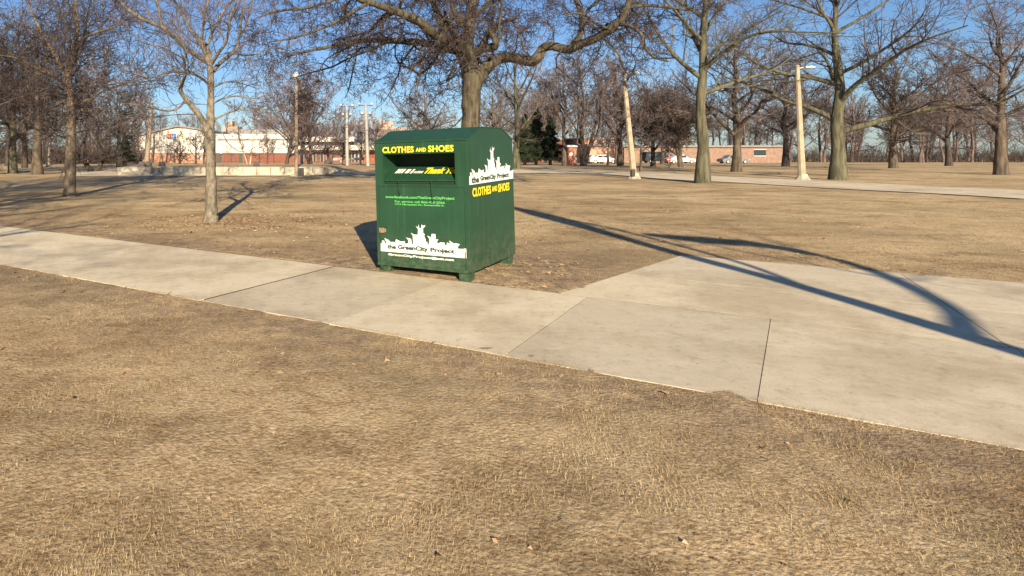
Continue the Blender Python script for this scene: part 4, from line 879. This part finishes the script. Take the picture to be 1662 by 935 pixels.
# ------------------------------------------------------------------ red booth
def booth():
    Y = 72.0; s = Y/FPX; x, y, z = GB(921, Y); W = 15.5*s; H = EYE-(238.5-240)*s-z; r = empty('ticket_booth', (x, y, z), 0, 'red portable booth with a white roof and round white sign among the trees', 'booth')
    mr = mk('booth_red', (.36, .10, .06), .6, .3)[0]
    MB().box((0, 0, 0), (W, 1.1, H)).build('body', mr, r, bevel=.03)
    MB().prism([(-.06, H+.003), (W+.06, H+.003), (W+.02, H+.14), (W*.5, H+.22), (-.02, H+.14)], 'y', -.08, 1.18).build('roof', M_wsign, r, bevel=.02)
    MB().box((.08, -.03, .1), (W*.62, -.002, H-.1)).build('door', mk('booth_door', (.42, .13, .08), .5, .4)[0], r, bevel=.01)
    m = MB(); c = (W*.34, H*.60); m.prism([(c[0]+.21*math.cos(a), c[1]+.21*math.sin(a)) for a in np.linspace(0, math.tau, 20, endpoint=False)], 'y', -.05, -.032); m.build('round_sign', M_wsign, r)
    MB().box((W*.68, -.03, .15), (W*.95, -.002, H-.2)).build('side_panel', mk('booth_tan', (.42, .33, .22), .8)[0], r)
    MB().box((-.02, -.03, -.1), (W+.02, 1.12, -.002)).build('skid', M_black, r)
booth()
def roundsign(px, py, Y, rad, mat, label, inner=None):
    g = np.array(GB(px, Y)); p = P(px, py, Y)-g; r = empty('round_sign', g, 0, label, 'sign')
    MB().prism([(rad*math.cos(a), p[2]+rad*math.sin(a)) for a in np.linspace(0, math.tau, 20, endpoint=False)], 'y', -.03, 0).build('disc', mat, r)
    MB().box((-.03, .002, -.2), (.03, .06, p[2])).build('post', M_greyl, r)
    if inner: MB().box((-rad*.55, -.04, p[2]-rad*.2), (rad*.55, -.032, p[2]+rad*.2)).build('bar', inner, r)
roundsign(1085.5, 259, 92, .36, M_red, 'round red and white road sign in front of the dark van', M_wsign)
roundsign(139, 260.5, 88, .42, mk('sign_pink', (.62, .2, .16), .6)[0], 'round pinkish red sign beyond the leaning twin stems')

# ------------------------------------------------------------------ parked vehicles
def car(px, Y, L, H, kind, paint, label, rz=0.0):
    x, y, z = GB(px, Y); r = empty('parked_'+kind, (x, y, z), rz, label, 'car' if kind == 'car' else 'van', 'vehicles parked beyond the lawn'); w = 1.8; h2 = L/2
    if kind == 'car':
        body = [(-h2, .35), (-h2+.05, .72), (-h2+.6, .86), (-h2+1.1, .88), (h2-1.2, .86), (h2-.25, .74), (h2, .55), (h2-.02, .28), (-h2+.1, .25)]
        cab = [(-h2+.75, .85), (-h2+1.35, H-.04), (-h2+2.5, H), (h2-1.95, H-.03), (h2-1.1, .84)]
    else:
        body = [(-h2, .35), (-h2+.03, 1.05), (h2-1.1, 1.08), (h2-.2, .86), (h2, .6), (h2-.02, .3), (-h2+.1, .27)]
        cab = [(-h2+.04, 1.04), (-h2+.15, H-.06), (-h2+.5, H), (h2-2.1, H), (h2-1.75, H-.06), (h2-.95, 1.05)]
    MB().prism(body, 'y', -w/2, w/2).build('body', paint, r, bevel=.06)
    c2 = [(a*.985, b_) for a, b_ in cab]; cb = MB().prism(c2, 'y', -w/2+.1, w/2-.1).build('cabin', paint, r, bevel=.05)
    zc0 = .92 if kind == 'car' else 1.12
    n = 2 if kind == 'car' else 3; xa = -h2+1.25 if kind == 'car' else -h2+.35; xb = h2-1.6 if kind == 'car' else h2-1.5
    for k in range(n):
        a = xa+(xb-xa)*k/n+.04; b_ = xa+(xb-xa)*(k+1)/n-.04
        MB().box((a, -w/2+.085, zc0), (b_, -w/2+.105, H-.12)).build('window', M_glass, r)
    for sx in (-h2+.85, h2-.85):
        wh = MB().tube([(sx, -w/2-.01, .31), (sx, -w/2+.22, .31)], .31, 18).build('wheel', M_black, r)
        MB().tube([(sx, -w/2-.03, .31), (sx, -w/2-.012, .31)], .19, 14).build('rim', M_lamph, wh)
        MB().tube([(sx, w/2-.22, .31), (sx, w/2+.01, .31)], .31, 18).build('wheel', M_black, r)
    MB().box((h2-.12, -w/2+.1, .58), (h2+.01, -w/2+.45, .72)).build('headlight', M_wsign, r); MB().box((-h2-.01, -w/2+.1, .6), (-h2+.1, -w/2+.4, .78)).build('taillight', M_red, r)
def paint(n, c): return mk(n, c, .25, .5)[0]
car(977, 92, 4.4, 1.35, 'car', paint('white_paint', (.75, .75, .72)), 'white car parked in front of the salmon brick wall')
car(963, 93, 3.6, 1.3, 'car', paint('silver_paint', (.22, .23, .23)), 'silver car half hidden behind dark stems, left of the white car')
car(1068, 100, 4.9, 1.85, 'van', paint('dark_teal_paint', (.025, .04, .05)), 'dark blue green van parked behind the round headed dark tree')
car(1103, 96, 4.5, 1.4, 'car', paint('white_paint_two', (.7, .72, .74)), 'white car parked right of the dark van')
car(1190, 100, 4.5, 1.4, 'car', paint('grey_paint', (.2, .21, .22)), 'grey car parked farther right, beyond the brown bare tree')

# ------------------------------------------------------------------ clothes donation bin
def bin_():
    m, t, b = mk('green_paint', (0.022, 0.125, 0.055), .45, .4)
    N = t.nodes.new; Lk = t.links.new; tc = N('ShaderNodeTexCoord'); n = N('ShaderNodeTexNoise'); n.inputs['Scale'].default_value = 3; n.inputs['Detail'].default_value = 6; Lk(tc.outputs['Object'], n.inputs[0])
    r_ = N('ShaderNodeValToRGB'); r_.color_ramp.elements[0].position = .3; r_.color_ramp.elements[0].color = (.014, .054, .026, 1); r_.color_ramp.elements[1].position = .7; r_.color_ramp.elements[1].color = (.019, .067, .033, 1); Lk(n.outputs[0], r_.inputs[0])
    # dust low down with an uneven edge, and fine speckle scratches
    sp = N('ShaderNodeTexNoise'); sp.inputs['Scale'].default_value = 60; sp.inputs['Detail'].default_value = 3; Lk(tc.outputs['Object'], sp.inputs[0])
    r2 = N('ShaderNodeValToRGB'); r2.color_ramp.elements[0].position = .70; r2.color_ramp.elements[0].color = (0, 0, 0, 1); r2.color_ramp.elements[1].position = .78; r2.color_ramp.elements[1].color = (.35, .35, .35, 1); Lk(sp.outputs[0], r2.inputs[0])
    mx = N('ShaderNodeMixRGB'); Lk(r2.outputs[0], mx.inputs[0]); Lk(r_.outputs[0], mx.inputs[1]); mx.inputs[2].default_value = (.12, .17, .10, 1)
    sx = N('ShaderNodeSeparateXYZ'); Lk(tc.outputs['Object'], sx.inputs[0]); mr = N('ShaderNodeMapRange'); mr.inputs[1].default_value = .1; mr.inputs[2].default_value = .62; mr.inputs[3].default_value = .55; mr.inputs[4].default_value = 0; Lk(sx.outputs[2], mr.inputs[0])
    dn = N('ShaderNodeTexNoise'); dn.inputs['Scale'].default_value = 11; dn.inputs['Detail'].default_value = 9; dn.inputs['Roughness'].default_value = .75; Lk(tc.outputs['Object'], dn.inputs[0]); dr = N('ShaderNodeValToRGB'); dr.color_ramp.elements[0].position = .42; dr.color_ramp.elements[1].position = .75; Lk(dn.outputs[0], dr.inputs[0])
    dm_ = N('ShaderNodeMath'); dm_.operation = 'MULTIPLY'; Lk(mr.outputs[0], dm_.inputs[0]); Lk(dr.outputs[0], dm_.inputs[1]); dx = N('ShaderNodeMixRGB'); Lk(dm_.outputs[0], dx.inputs[0]); Lk(mx.outputs[0], dx.inputs[1]); dx.inputs[2].default_value = (.20, .17, .11, 1)
    mp = N('ShaderNodeMapping'); mp.inputs['Scale'].default_value = (9, 9, .7); Lk(tc.outputs['Object'], mp.inputs[0]); st = N('ShaderNodeTexNoise'); st.inputs['Scale'].default_value = 2.2; st.inputs['Detail'].default_value = 7; Lk(mp.outputs[0], st.inputs[0]); sr = N('ShaderNodeValToRGB'); sr.color_ramp.elements[0].position = .55; sr.color_ramp.elements[0].color = (0, 0, 0, 1); sr.color_ramp.elements[1].position = .8; sr.color_ramp.elements[1].color = (.45, .45, .45, 1); Lk(st.outputs[0], sr.inputs[0])
    fx = N('ShaderNodeMixRGB'); Lk(sr.outputs[0], fx.inputs[0]); Lk(dx.outputs[0], fx.inputs[1]); fx.inputs[2].default_value = (.055, .12, .075, 1)
    rs = N('ShaderNodeTexNoise'); rs.inputs['Scale'].default_value = 23; rs.inputs['Detail'].default_value = 5; Lk(tc.outputs['Object'], rs.inputs[0]); rsr = N('ShaderNodeValToRGB'); rsr.color_ramp.elements[0].position = .735; rsr.color_ramp.elements[0].color = (0, 0, 0, 1); rsr.color_ramp.elements[1].position = .76; rsr.color_ramp.elements[1].color = (.8, .8, .8, 1); Lk(rs.outputs[0], rsr.inputs[0])
    rx = N('ShaderNodeMixRGB'); Lk(rsr.outputs[0], rx.inputs[0]); Lk(fx.outputs[0], rx.inputs[1]); rx.inputs[2].default_value = (.13, .065, .03, 1); Lk(rx.outputs[0], b.inputs['Base Color'])
    rr = N('ShaderNodeMapRange'); rr.inputs[3].default_value = .34; rr.inputs[4].default_value = .55; Lk(n.outputs[0], rr.inputs[0]); Lk(rr.outputs[0], b.inputs['Roughness'])
    wn = N('ShaderNodeTexNoise'); wn.inputs['Scale'].default_value = 1.6; wn.inputs['Detail'].default_value = 1; Lk(tc.outputs['Object'], wn.inputs[0])
    bp = N('ShaderNodeBump'); bp.inputs['Strength'].default_value = .35; bp.inputs['Distance'].default_value = .03; Lk(wn.outputs[0], bp.inputs['Height']); Lk(bp.outputs[0], b.inputs['Normal'])
    GREEN = m
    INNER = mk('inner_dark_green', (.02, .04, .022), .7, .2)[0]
    YEL = mk('yellow_vinyl', (.90, .72, .03), .45, .4)[0]; WHT = mk('white_vinyl', (.80, .80, .72), .5, .4)[0]; LGR = mk('light_green_vinyl', (.12, .50, .12), .5, .3)[0]; DGR = mk('dark_letter', (.035, .07, .045), .6, .3)[0]
    METAL = noisy('rusty_steel', (.22, .15, .08), (.36, .29, .18), 30, .5, .4, metal=.3)
    W, D, H, B, HR = 1.295, 1.475, 1.678, .090, .136; V1, V2 = .415, 1.06
    yaw, a_, b_ = -.623, -.029, -.005
    Mx = Matrix.Rotation(a_, 4, 'Y') @ Matrix.Rotation(b_, 4, 'X') @ Matrix.Rotation(yaw, 4, 'Z')
    root = empty('donation_bin', (0, 0, 0), 0, 'large dark green metal clothes and shoes collection bin beside the sidewalk', 'donation bin')
    root.matrix_world = Matrix.Translation((.43, 7.866, 0.0)) @ Mx
    # shell (front has an opening)
    u0, u1, h0, h1 = .128, 1.13, 1.135, 1.51; T_ = .006; dep = .36
    m_ = MB(); lo = B
    # front sheet as four pieces round the opening sharing edges
    fs = [[(0, 0, lo), (W, 0, lo), (W, 0, h0), (0, 0, h0)], [(0, 0, h1), (W, 0, h1), (W, 0, H), (0, 0, H)], [(0, 0, h0), (u0, 0, h0), (u0, 0, h1), (0, 0, h1)], [(u1, 0, h0), (W, 0, h0), (W, 0, h1), (u1, 0, h1)]]
    for q in fs: m_.add(q, [(0, 1, 2, 3)])
    R1 = [(0, V1, H+HR), (W, V1, H+HR)]; R2 = [(0, V2, H+HR), (W, V2, H+HR)]
    m_.add([(W, 0, lo), (W, D, lo), (W, D, H), (W, V2, H+HR), (W, V1, H+HR), (W, 0, H)], [(0, 1, 2, 3, 4, 5)])
    m_.add([(0, 0, lo), (0, D, lo), (0, D, H), (0, V2, H+HR), (0, V1, H+HR), (0, 0, H)], [(5, 4, 3, 2, 1, 0)])
    m_.add([(0, D, lo), (W, D, lo), (W, D, H), (0, D, H)], [(3, 2, 1, 0)]); m_.add([(0, 0, lo), (W, 0, lo), (W, D, lo), (0, D, lo)], [(3, 2, 1, 0)])
    body = m_.build('body', GREEN, root)
    import bmesh
    bm = bmesh.new(); bm.from_mesh(body.data); bmesh.ops.remove_doubles(bm, verts=bm.verts, dist=1e-4); bm.to_mesh(body.data); bm.free()
    # roof sheet, slightly proud with a folded edge
    e = .012
    rf = MB(); out = [(-.0-e, H-.012), (V1, H+HR+.008), (V2, H+HR+.008), (D+e, H-.012)]; inn = [(D+e, H-.022), (V2, H+HR-.004), (V1, H+HR-.004), (-e, H-.022)]
    rf.prism(out+inn, 'x', -.008, W+.008); rf.build('roof', GREEN, root, bevel=.003)
    # recessed mouth
    mo = MB(); mo.add([(u0, dep, h0), (u1, dep, h0), (u1, dep, h1), (u0, dep, h1)], [(0, 1, 2, 3)])
    mo.add([(u0, 0, h1), (u1, 0, h1), (u1, dep, h1), (u0, dep, h1)], [(0, 1, 2, 3)]); mo.add([(u1, 0, h0), (u1, dep, h0), (u1, dep, h1), (u1, 0, h1)], [(0, 1, 2, 3)]); mo.add([(u0, 0, h0), (u1, 0, h0), (u1, dep, h0), (u0, dep, h0)], [(3, 2, 1, 0)])
    mo.build('mouth', INNER, root)
    MB().add([(u0, 0, h0), (u0, dep, h0), (u0, dep, h1), (u0, 0, h1)], [(3, 2, 1, 0)]).build('mouth_side', GREEN, root)
    ch = MB(); ch.prism([(.012, h0+.052), (.03, h0+.06), (.30, h0+.205), (.30, h0+.19), (.03, h0+.045), (.012, h0+.035)], 'x', u0+.004, u1-.004); tray = ch.build('tray', GREEN, root, bevel=.002)
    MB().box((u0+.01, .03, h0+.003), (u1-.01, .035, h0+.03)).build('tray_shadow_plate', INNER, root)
    # thin rim strips round the mouth
    MB().box((u0-.012, -.006, h0-.014), (u1+.012, -.0005, h0-.002)).box((u0-.012, -.006, h1+.002), (u1+.012, -.0005, h1+.010)).box((u0-.012, -.006, h0-.002), (u0-.003, -.0005, h1+.002)).box((u1+.003, -.006, h0-.002), (u1+.012, -.0005, h1+.002)).build('mouth_rim', GREEN, root)
    for u, z0 in ((.362, .985), (.826, .915)):
        MB().tube([(u, -.03, h0+.05), (u-.001, -.032, 1.05), (u-.002, -.012, z0)], .0055, 8).build('rod', METAL if False else INNER, root, smooth=True)
    # service door with seams
    dm = MB(); dm.box((.052, -.008, B+.03), (W-.062, -.0008, 1.095)); door = dm.build('door', GREEN, root, bevel=.003)
    MB().box((.045, -.003, B+.022), (.050, -.0004, 1.103)).box((W-.060, -.003, B+.022), (W-.055, -.0004, 1.103)).box((.050, -.003, 1.097), (W-.060, -.0004, 1.103)).build('door_seam', INNER, root)
    MB().box((.048, -.03, .505), (.125, -.0085, .570)).build('lock_housing', METAL, door, bevel=.004); MB().box((.13, -.02, .515), (.145, -.0085, .56)).build('hasp', METAL, door, bevel=.002)
    MB().box((.048, -.012, .571), (.16, -.0085, .578)).build('latch_bar', INNER, door)
    for z in (.3, .95): MB().tube([(W-.058, -.012, z-.04), (W-.058, -.012, z+.04)], .006, 8).build('hinge', GREEN, door)
    # corner folds
    MB().box((W-.028, -.004, B), (W+.0035, -.0005, H-.03)).build('corner_strip', GREEN, root); MB().box((W+.0006, -.0035, B), (W+.004, .03, H-.03)).build('corner_strip', GREEN, root)
    MB().box((-.006, -.004, B-.004), (W+.006, .02, B+.012)).build('bottom_rail', GREEN, root)
    for (fu, fv) in ((.02, .02), (W-.17, .02), (W-.17, D-.17), (.02, D-.17)):
        MB().add([(fu, fv, B), (fu+.15, fv, B), (fu+.15, fv+.15, B), (fu, fv+.15, B), (fu+.015, fv+.01, -.08), (fu+.135, fv+.01, -.08), (fu+.135, fv+.14, -.08), (fu+.015, fv+.14, -.08)], [(0, 1, 2, 3), (7, 6, 5, 4), (0, 4, 5, 1), (1, 5, 6, 2), (2, 6, 7, 3), (3, 7, 4, 0)]).build('foot', GREEN, root, bevel=.005)
    # rivets
    rv = MB()
    for z in np.linspace(.25, 1.6, 8):
        rv.tube([(W-.014, -.0045, z), (W-.014, -.009, z)], .004, 6)
    rv.build('rivets', GREEN, root)
    # lettering
    def text(s, box, mat, face='front', off=.0, bold=.02, name='lettering', parent=None, shear=0, y=-.0095, spc=1.0):
        cu = bpy.data.curves.new('txt', 'FONT'); cu.body = s; cu.size = 1; cu.offset = bold; cu.extrude = .01; cu.shear = shear; cu.space_character = spc; cu.resolution_u = 3
        to = bpy.data.objects.new('txt', cu); COL.objects.link(to); dg = bpy.context.evaluated_depsgraph_get(); dg.update(); me = bpy.data.meshes.new_from_object(to.evaluated_get(dg)); bpy.data.objects.remove(to)
        V = np.array([v.co[:] for v in me.vertices]); lo_, hi = V.min(0), V.max(0); a0, a1, z0, z1 = box
        U_ = a0+(V[:, 0]-lo_[0])/(hi[0]-lo_[0])*(a1-a0); Z_ = z0+(V[:, 1]-lo_[1])/(hi[1]-lo_[1])*(z1-z0); dpt = (V[:, 2]-lo_[2])/(hi[2]-lo_[2])*.0012
        if face == 'front': C = np.c_[U_, y-dpt, Z_]
        elif face == 'side': C = np.c_[W+.0052+off+dpt, U_, Z_]
        else:
            # on the sloping tray: box z range gives distance up the slope
            C = np.c_[U_, .03+.27*Z_, h0+.0615+.145*Z_+dpt]
        me.vertices.foreach_set('co', C.astype(np.float32).ravel()); me.update(); me.materials.clear()
        return link(name, me, mat, parent or root)
    def words(items, mat, **k):
        for s, bx in items: text(s, bx, mat, **k)
    words([('CLOTHES', (.121, .58, 1.528, 1.607)), ('AND', (.608, .752, 1.535, 1.584)), ('SHOES', (.78, 1.121, 1.528, 1.607))], YEL, bold=.035, spc=1.08, y=-.0012)
    text('www.facebook.com/TheGreenCityProject', (.15, 1.117, .943, .985), LGR, bold=.03, parent=door)
    text('For service call 866-410.2066', (.29, .99, .899, .928), LGR, bold=.02, parent=door); text('1713 Marquette Dr, Romeoville IL', (.29, .98, .862, .889), LGR, bold=.03, parent=door)
    sky_ = [(0.025,0.375),(0.044,0.375),(0.045,0.408),(0.079,0.41),(0.083,0.377),(0.1,0.372),(0.109,0.395),(0.082,0.443),(0.153,0.418),(0.161,0.398),(0.225,0.4),(0.242,0.387),(0.26,0.437),(0.287,0.426),(0.331,0.411),(0.394,0.419),(0.38,0.396),(0.411,0.387),(0.443,0.4),(0.438,0.437),(0.408,0.466),(0.481,0.451),(0.491,0.387),(0.51,0.388),(0.507,0.495),(0.48,0.528),(0.526,0.507),(0.581,0.508),(0.587,0.58),(0.554,0.61),(0.587,0.601),(0.598,0.637),(0.602,0.591),(0.632,0.593),(0.639,0.639),(0.651,0.62),(0.69,0.631),(0.68,0.606),(0.656,0.594),(0.657,0.525),(0.681,0.521),(0.668,0.499),(0.687,0.458),(0.692,0.427),(0.713,0.423),(0.712,0.391),(0.736,0.403),(0.741,0.467),(0.712,0.502),(0.771,0.484),(0.775,0.527),(0.827,0.526),(0.828,0.462),(0.866,0.462),(0.845,0.437),(0.839,0.423),(0.879,0.418),(0.885,0.429),(0.95,0.428),(0.953,0.399),(0.976,0.399),(0.982,0.435),(1.021,0.417),(1.038,0.393),(1.011,0.458),(1.067,0.427),(1.117,0.427),(1.152,0.419),(1.121,0.388),(1.126,0.366),(1.197,0.366),(1.201,0.372),(1.232,0.372)]
    sky_ = [(u, z+(u-.63)*.012) for u, z in sky_]
    poly = [(.022, .266)]+[(u, z) for u, z in sky_]+[(1.232, .266)]
    from mathutils.geometry import tessellate_polygon
    def flat(poly, place, mat, name, parent):
        tri = tessellate_polygon([[Vector((p[0], p[1], 0)) for p in poly]]); v = [place(*p) for p in poly]; me = bpy.data.meshes.new(name); me.from_pydata(v, [], [tuple(t_) for t_ in tri]); me.update()
        o = link(name, me, mat, parent); s_ = o.modifiers.new('thickness', 'SOLIDIFY'); s_.thickness = .001; s_.offset = 0; return o
    flat(poly, lambda u, z: (.035+u*.985, -.0095, z), WHT, 'skyline_emblem', door)
    text('the', (.156, .288, .305, .362), DGR, bold=.05, y=-.0108, parent=door, name='emblem_lettering'); text('GreenCity', (.315, .745, .292, .366), DGR, bold=.05, y=-.0108, parent=door, name='emblem_lettering'); text('Project', (.775, 1.10, .292, .362), DGR, bold=.05, y=-.0108, parent=door, name='emblem_lettering')
    text('it is for people & community', (.33, .91, .271, .285), DGR, bold=.0, y=-.0108, parent=door, name='emblem_lettering'); text('GreenCityProject@att.net', (.166, 1.088, .212, .248), WHT, bold=.04, parent=door)
    # side panel
    kv = lambda u: -.0+.02+(u-.022)/(1.232-.022)*1.44
    side = [(u, z) for u, z in sky_]
    def zs(z): return 1.24+(z-.375)*(1.574-1.24)/(.64-.375)
    sp_ = [(.022, None)]+side+[(1.232, None)]
    pl = [(kv(u), 1.128 if z is None else zs(z)) for u, z in sp_]
    flat(pl, lambda v, z: (W+.0055, v, z), WHT, 'skyline_emblem', root)
    for s, a, c in (('the', .078, .30), ('GreenCity', .34, .84), ('Project', .88, 1.295)): text(s, (a, c, 1.140, 1.222), DGR, face='side', off=.0015, bold=.05, name='emblem_lettering')
    for s, a, c, z0, z1 in (('CLOTHES', .10, .665, .978, 1.086), ('AND', .70, .872, 1.0, 1.068), ('SHOES', .905, 1.305, .978, 1.086)): text(s, (a, c, z0, z1), YEL, face='side', bold=.035, spc=1.08)
    # lettering on the tray inside the mouth
    
    fr = MB()
    for a, c, z0, z1 in ((.20, .235, .45, .8), (.245, .275, .45, .8), (.285, .315, .45, .8), (.345, .40, .45, .78), (.425, .455, .43, .78), (.475, .49, .45, .62), (.50, .515, .45, .62), (.525, .54, .45, .64), (.548, .57, .45, .62), (.578, .60, .45, .62)):
        sl_ = lambda u, t: (u+.03*(t-.45), .03+.27*t, h0+.0625+.145*t)
        fr.add([sl_(a, z0), sl_(c, z0), sl_(c, z1), sl_(a, z1)], [(0, 1, 2, 3)])
    fr.build('worn_lettering', WHT, root)
    text('Thank You', (.62, 1.09, .42, .90), YEL, face='tray', bold=.05, shear=.15)
bin_()
print('polys', sum(len(o.data.polygons) for o in bpy.data.objects if o.type == 'MESH'))
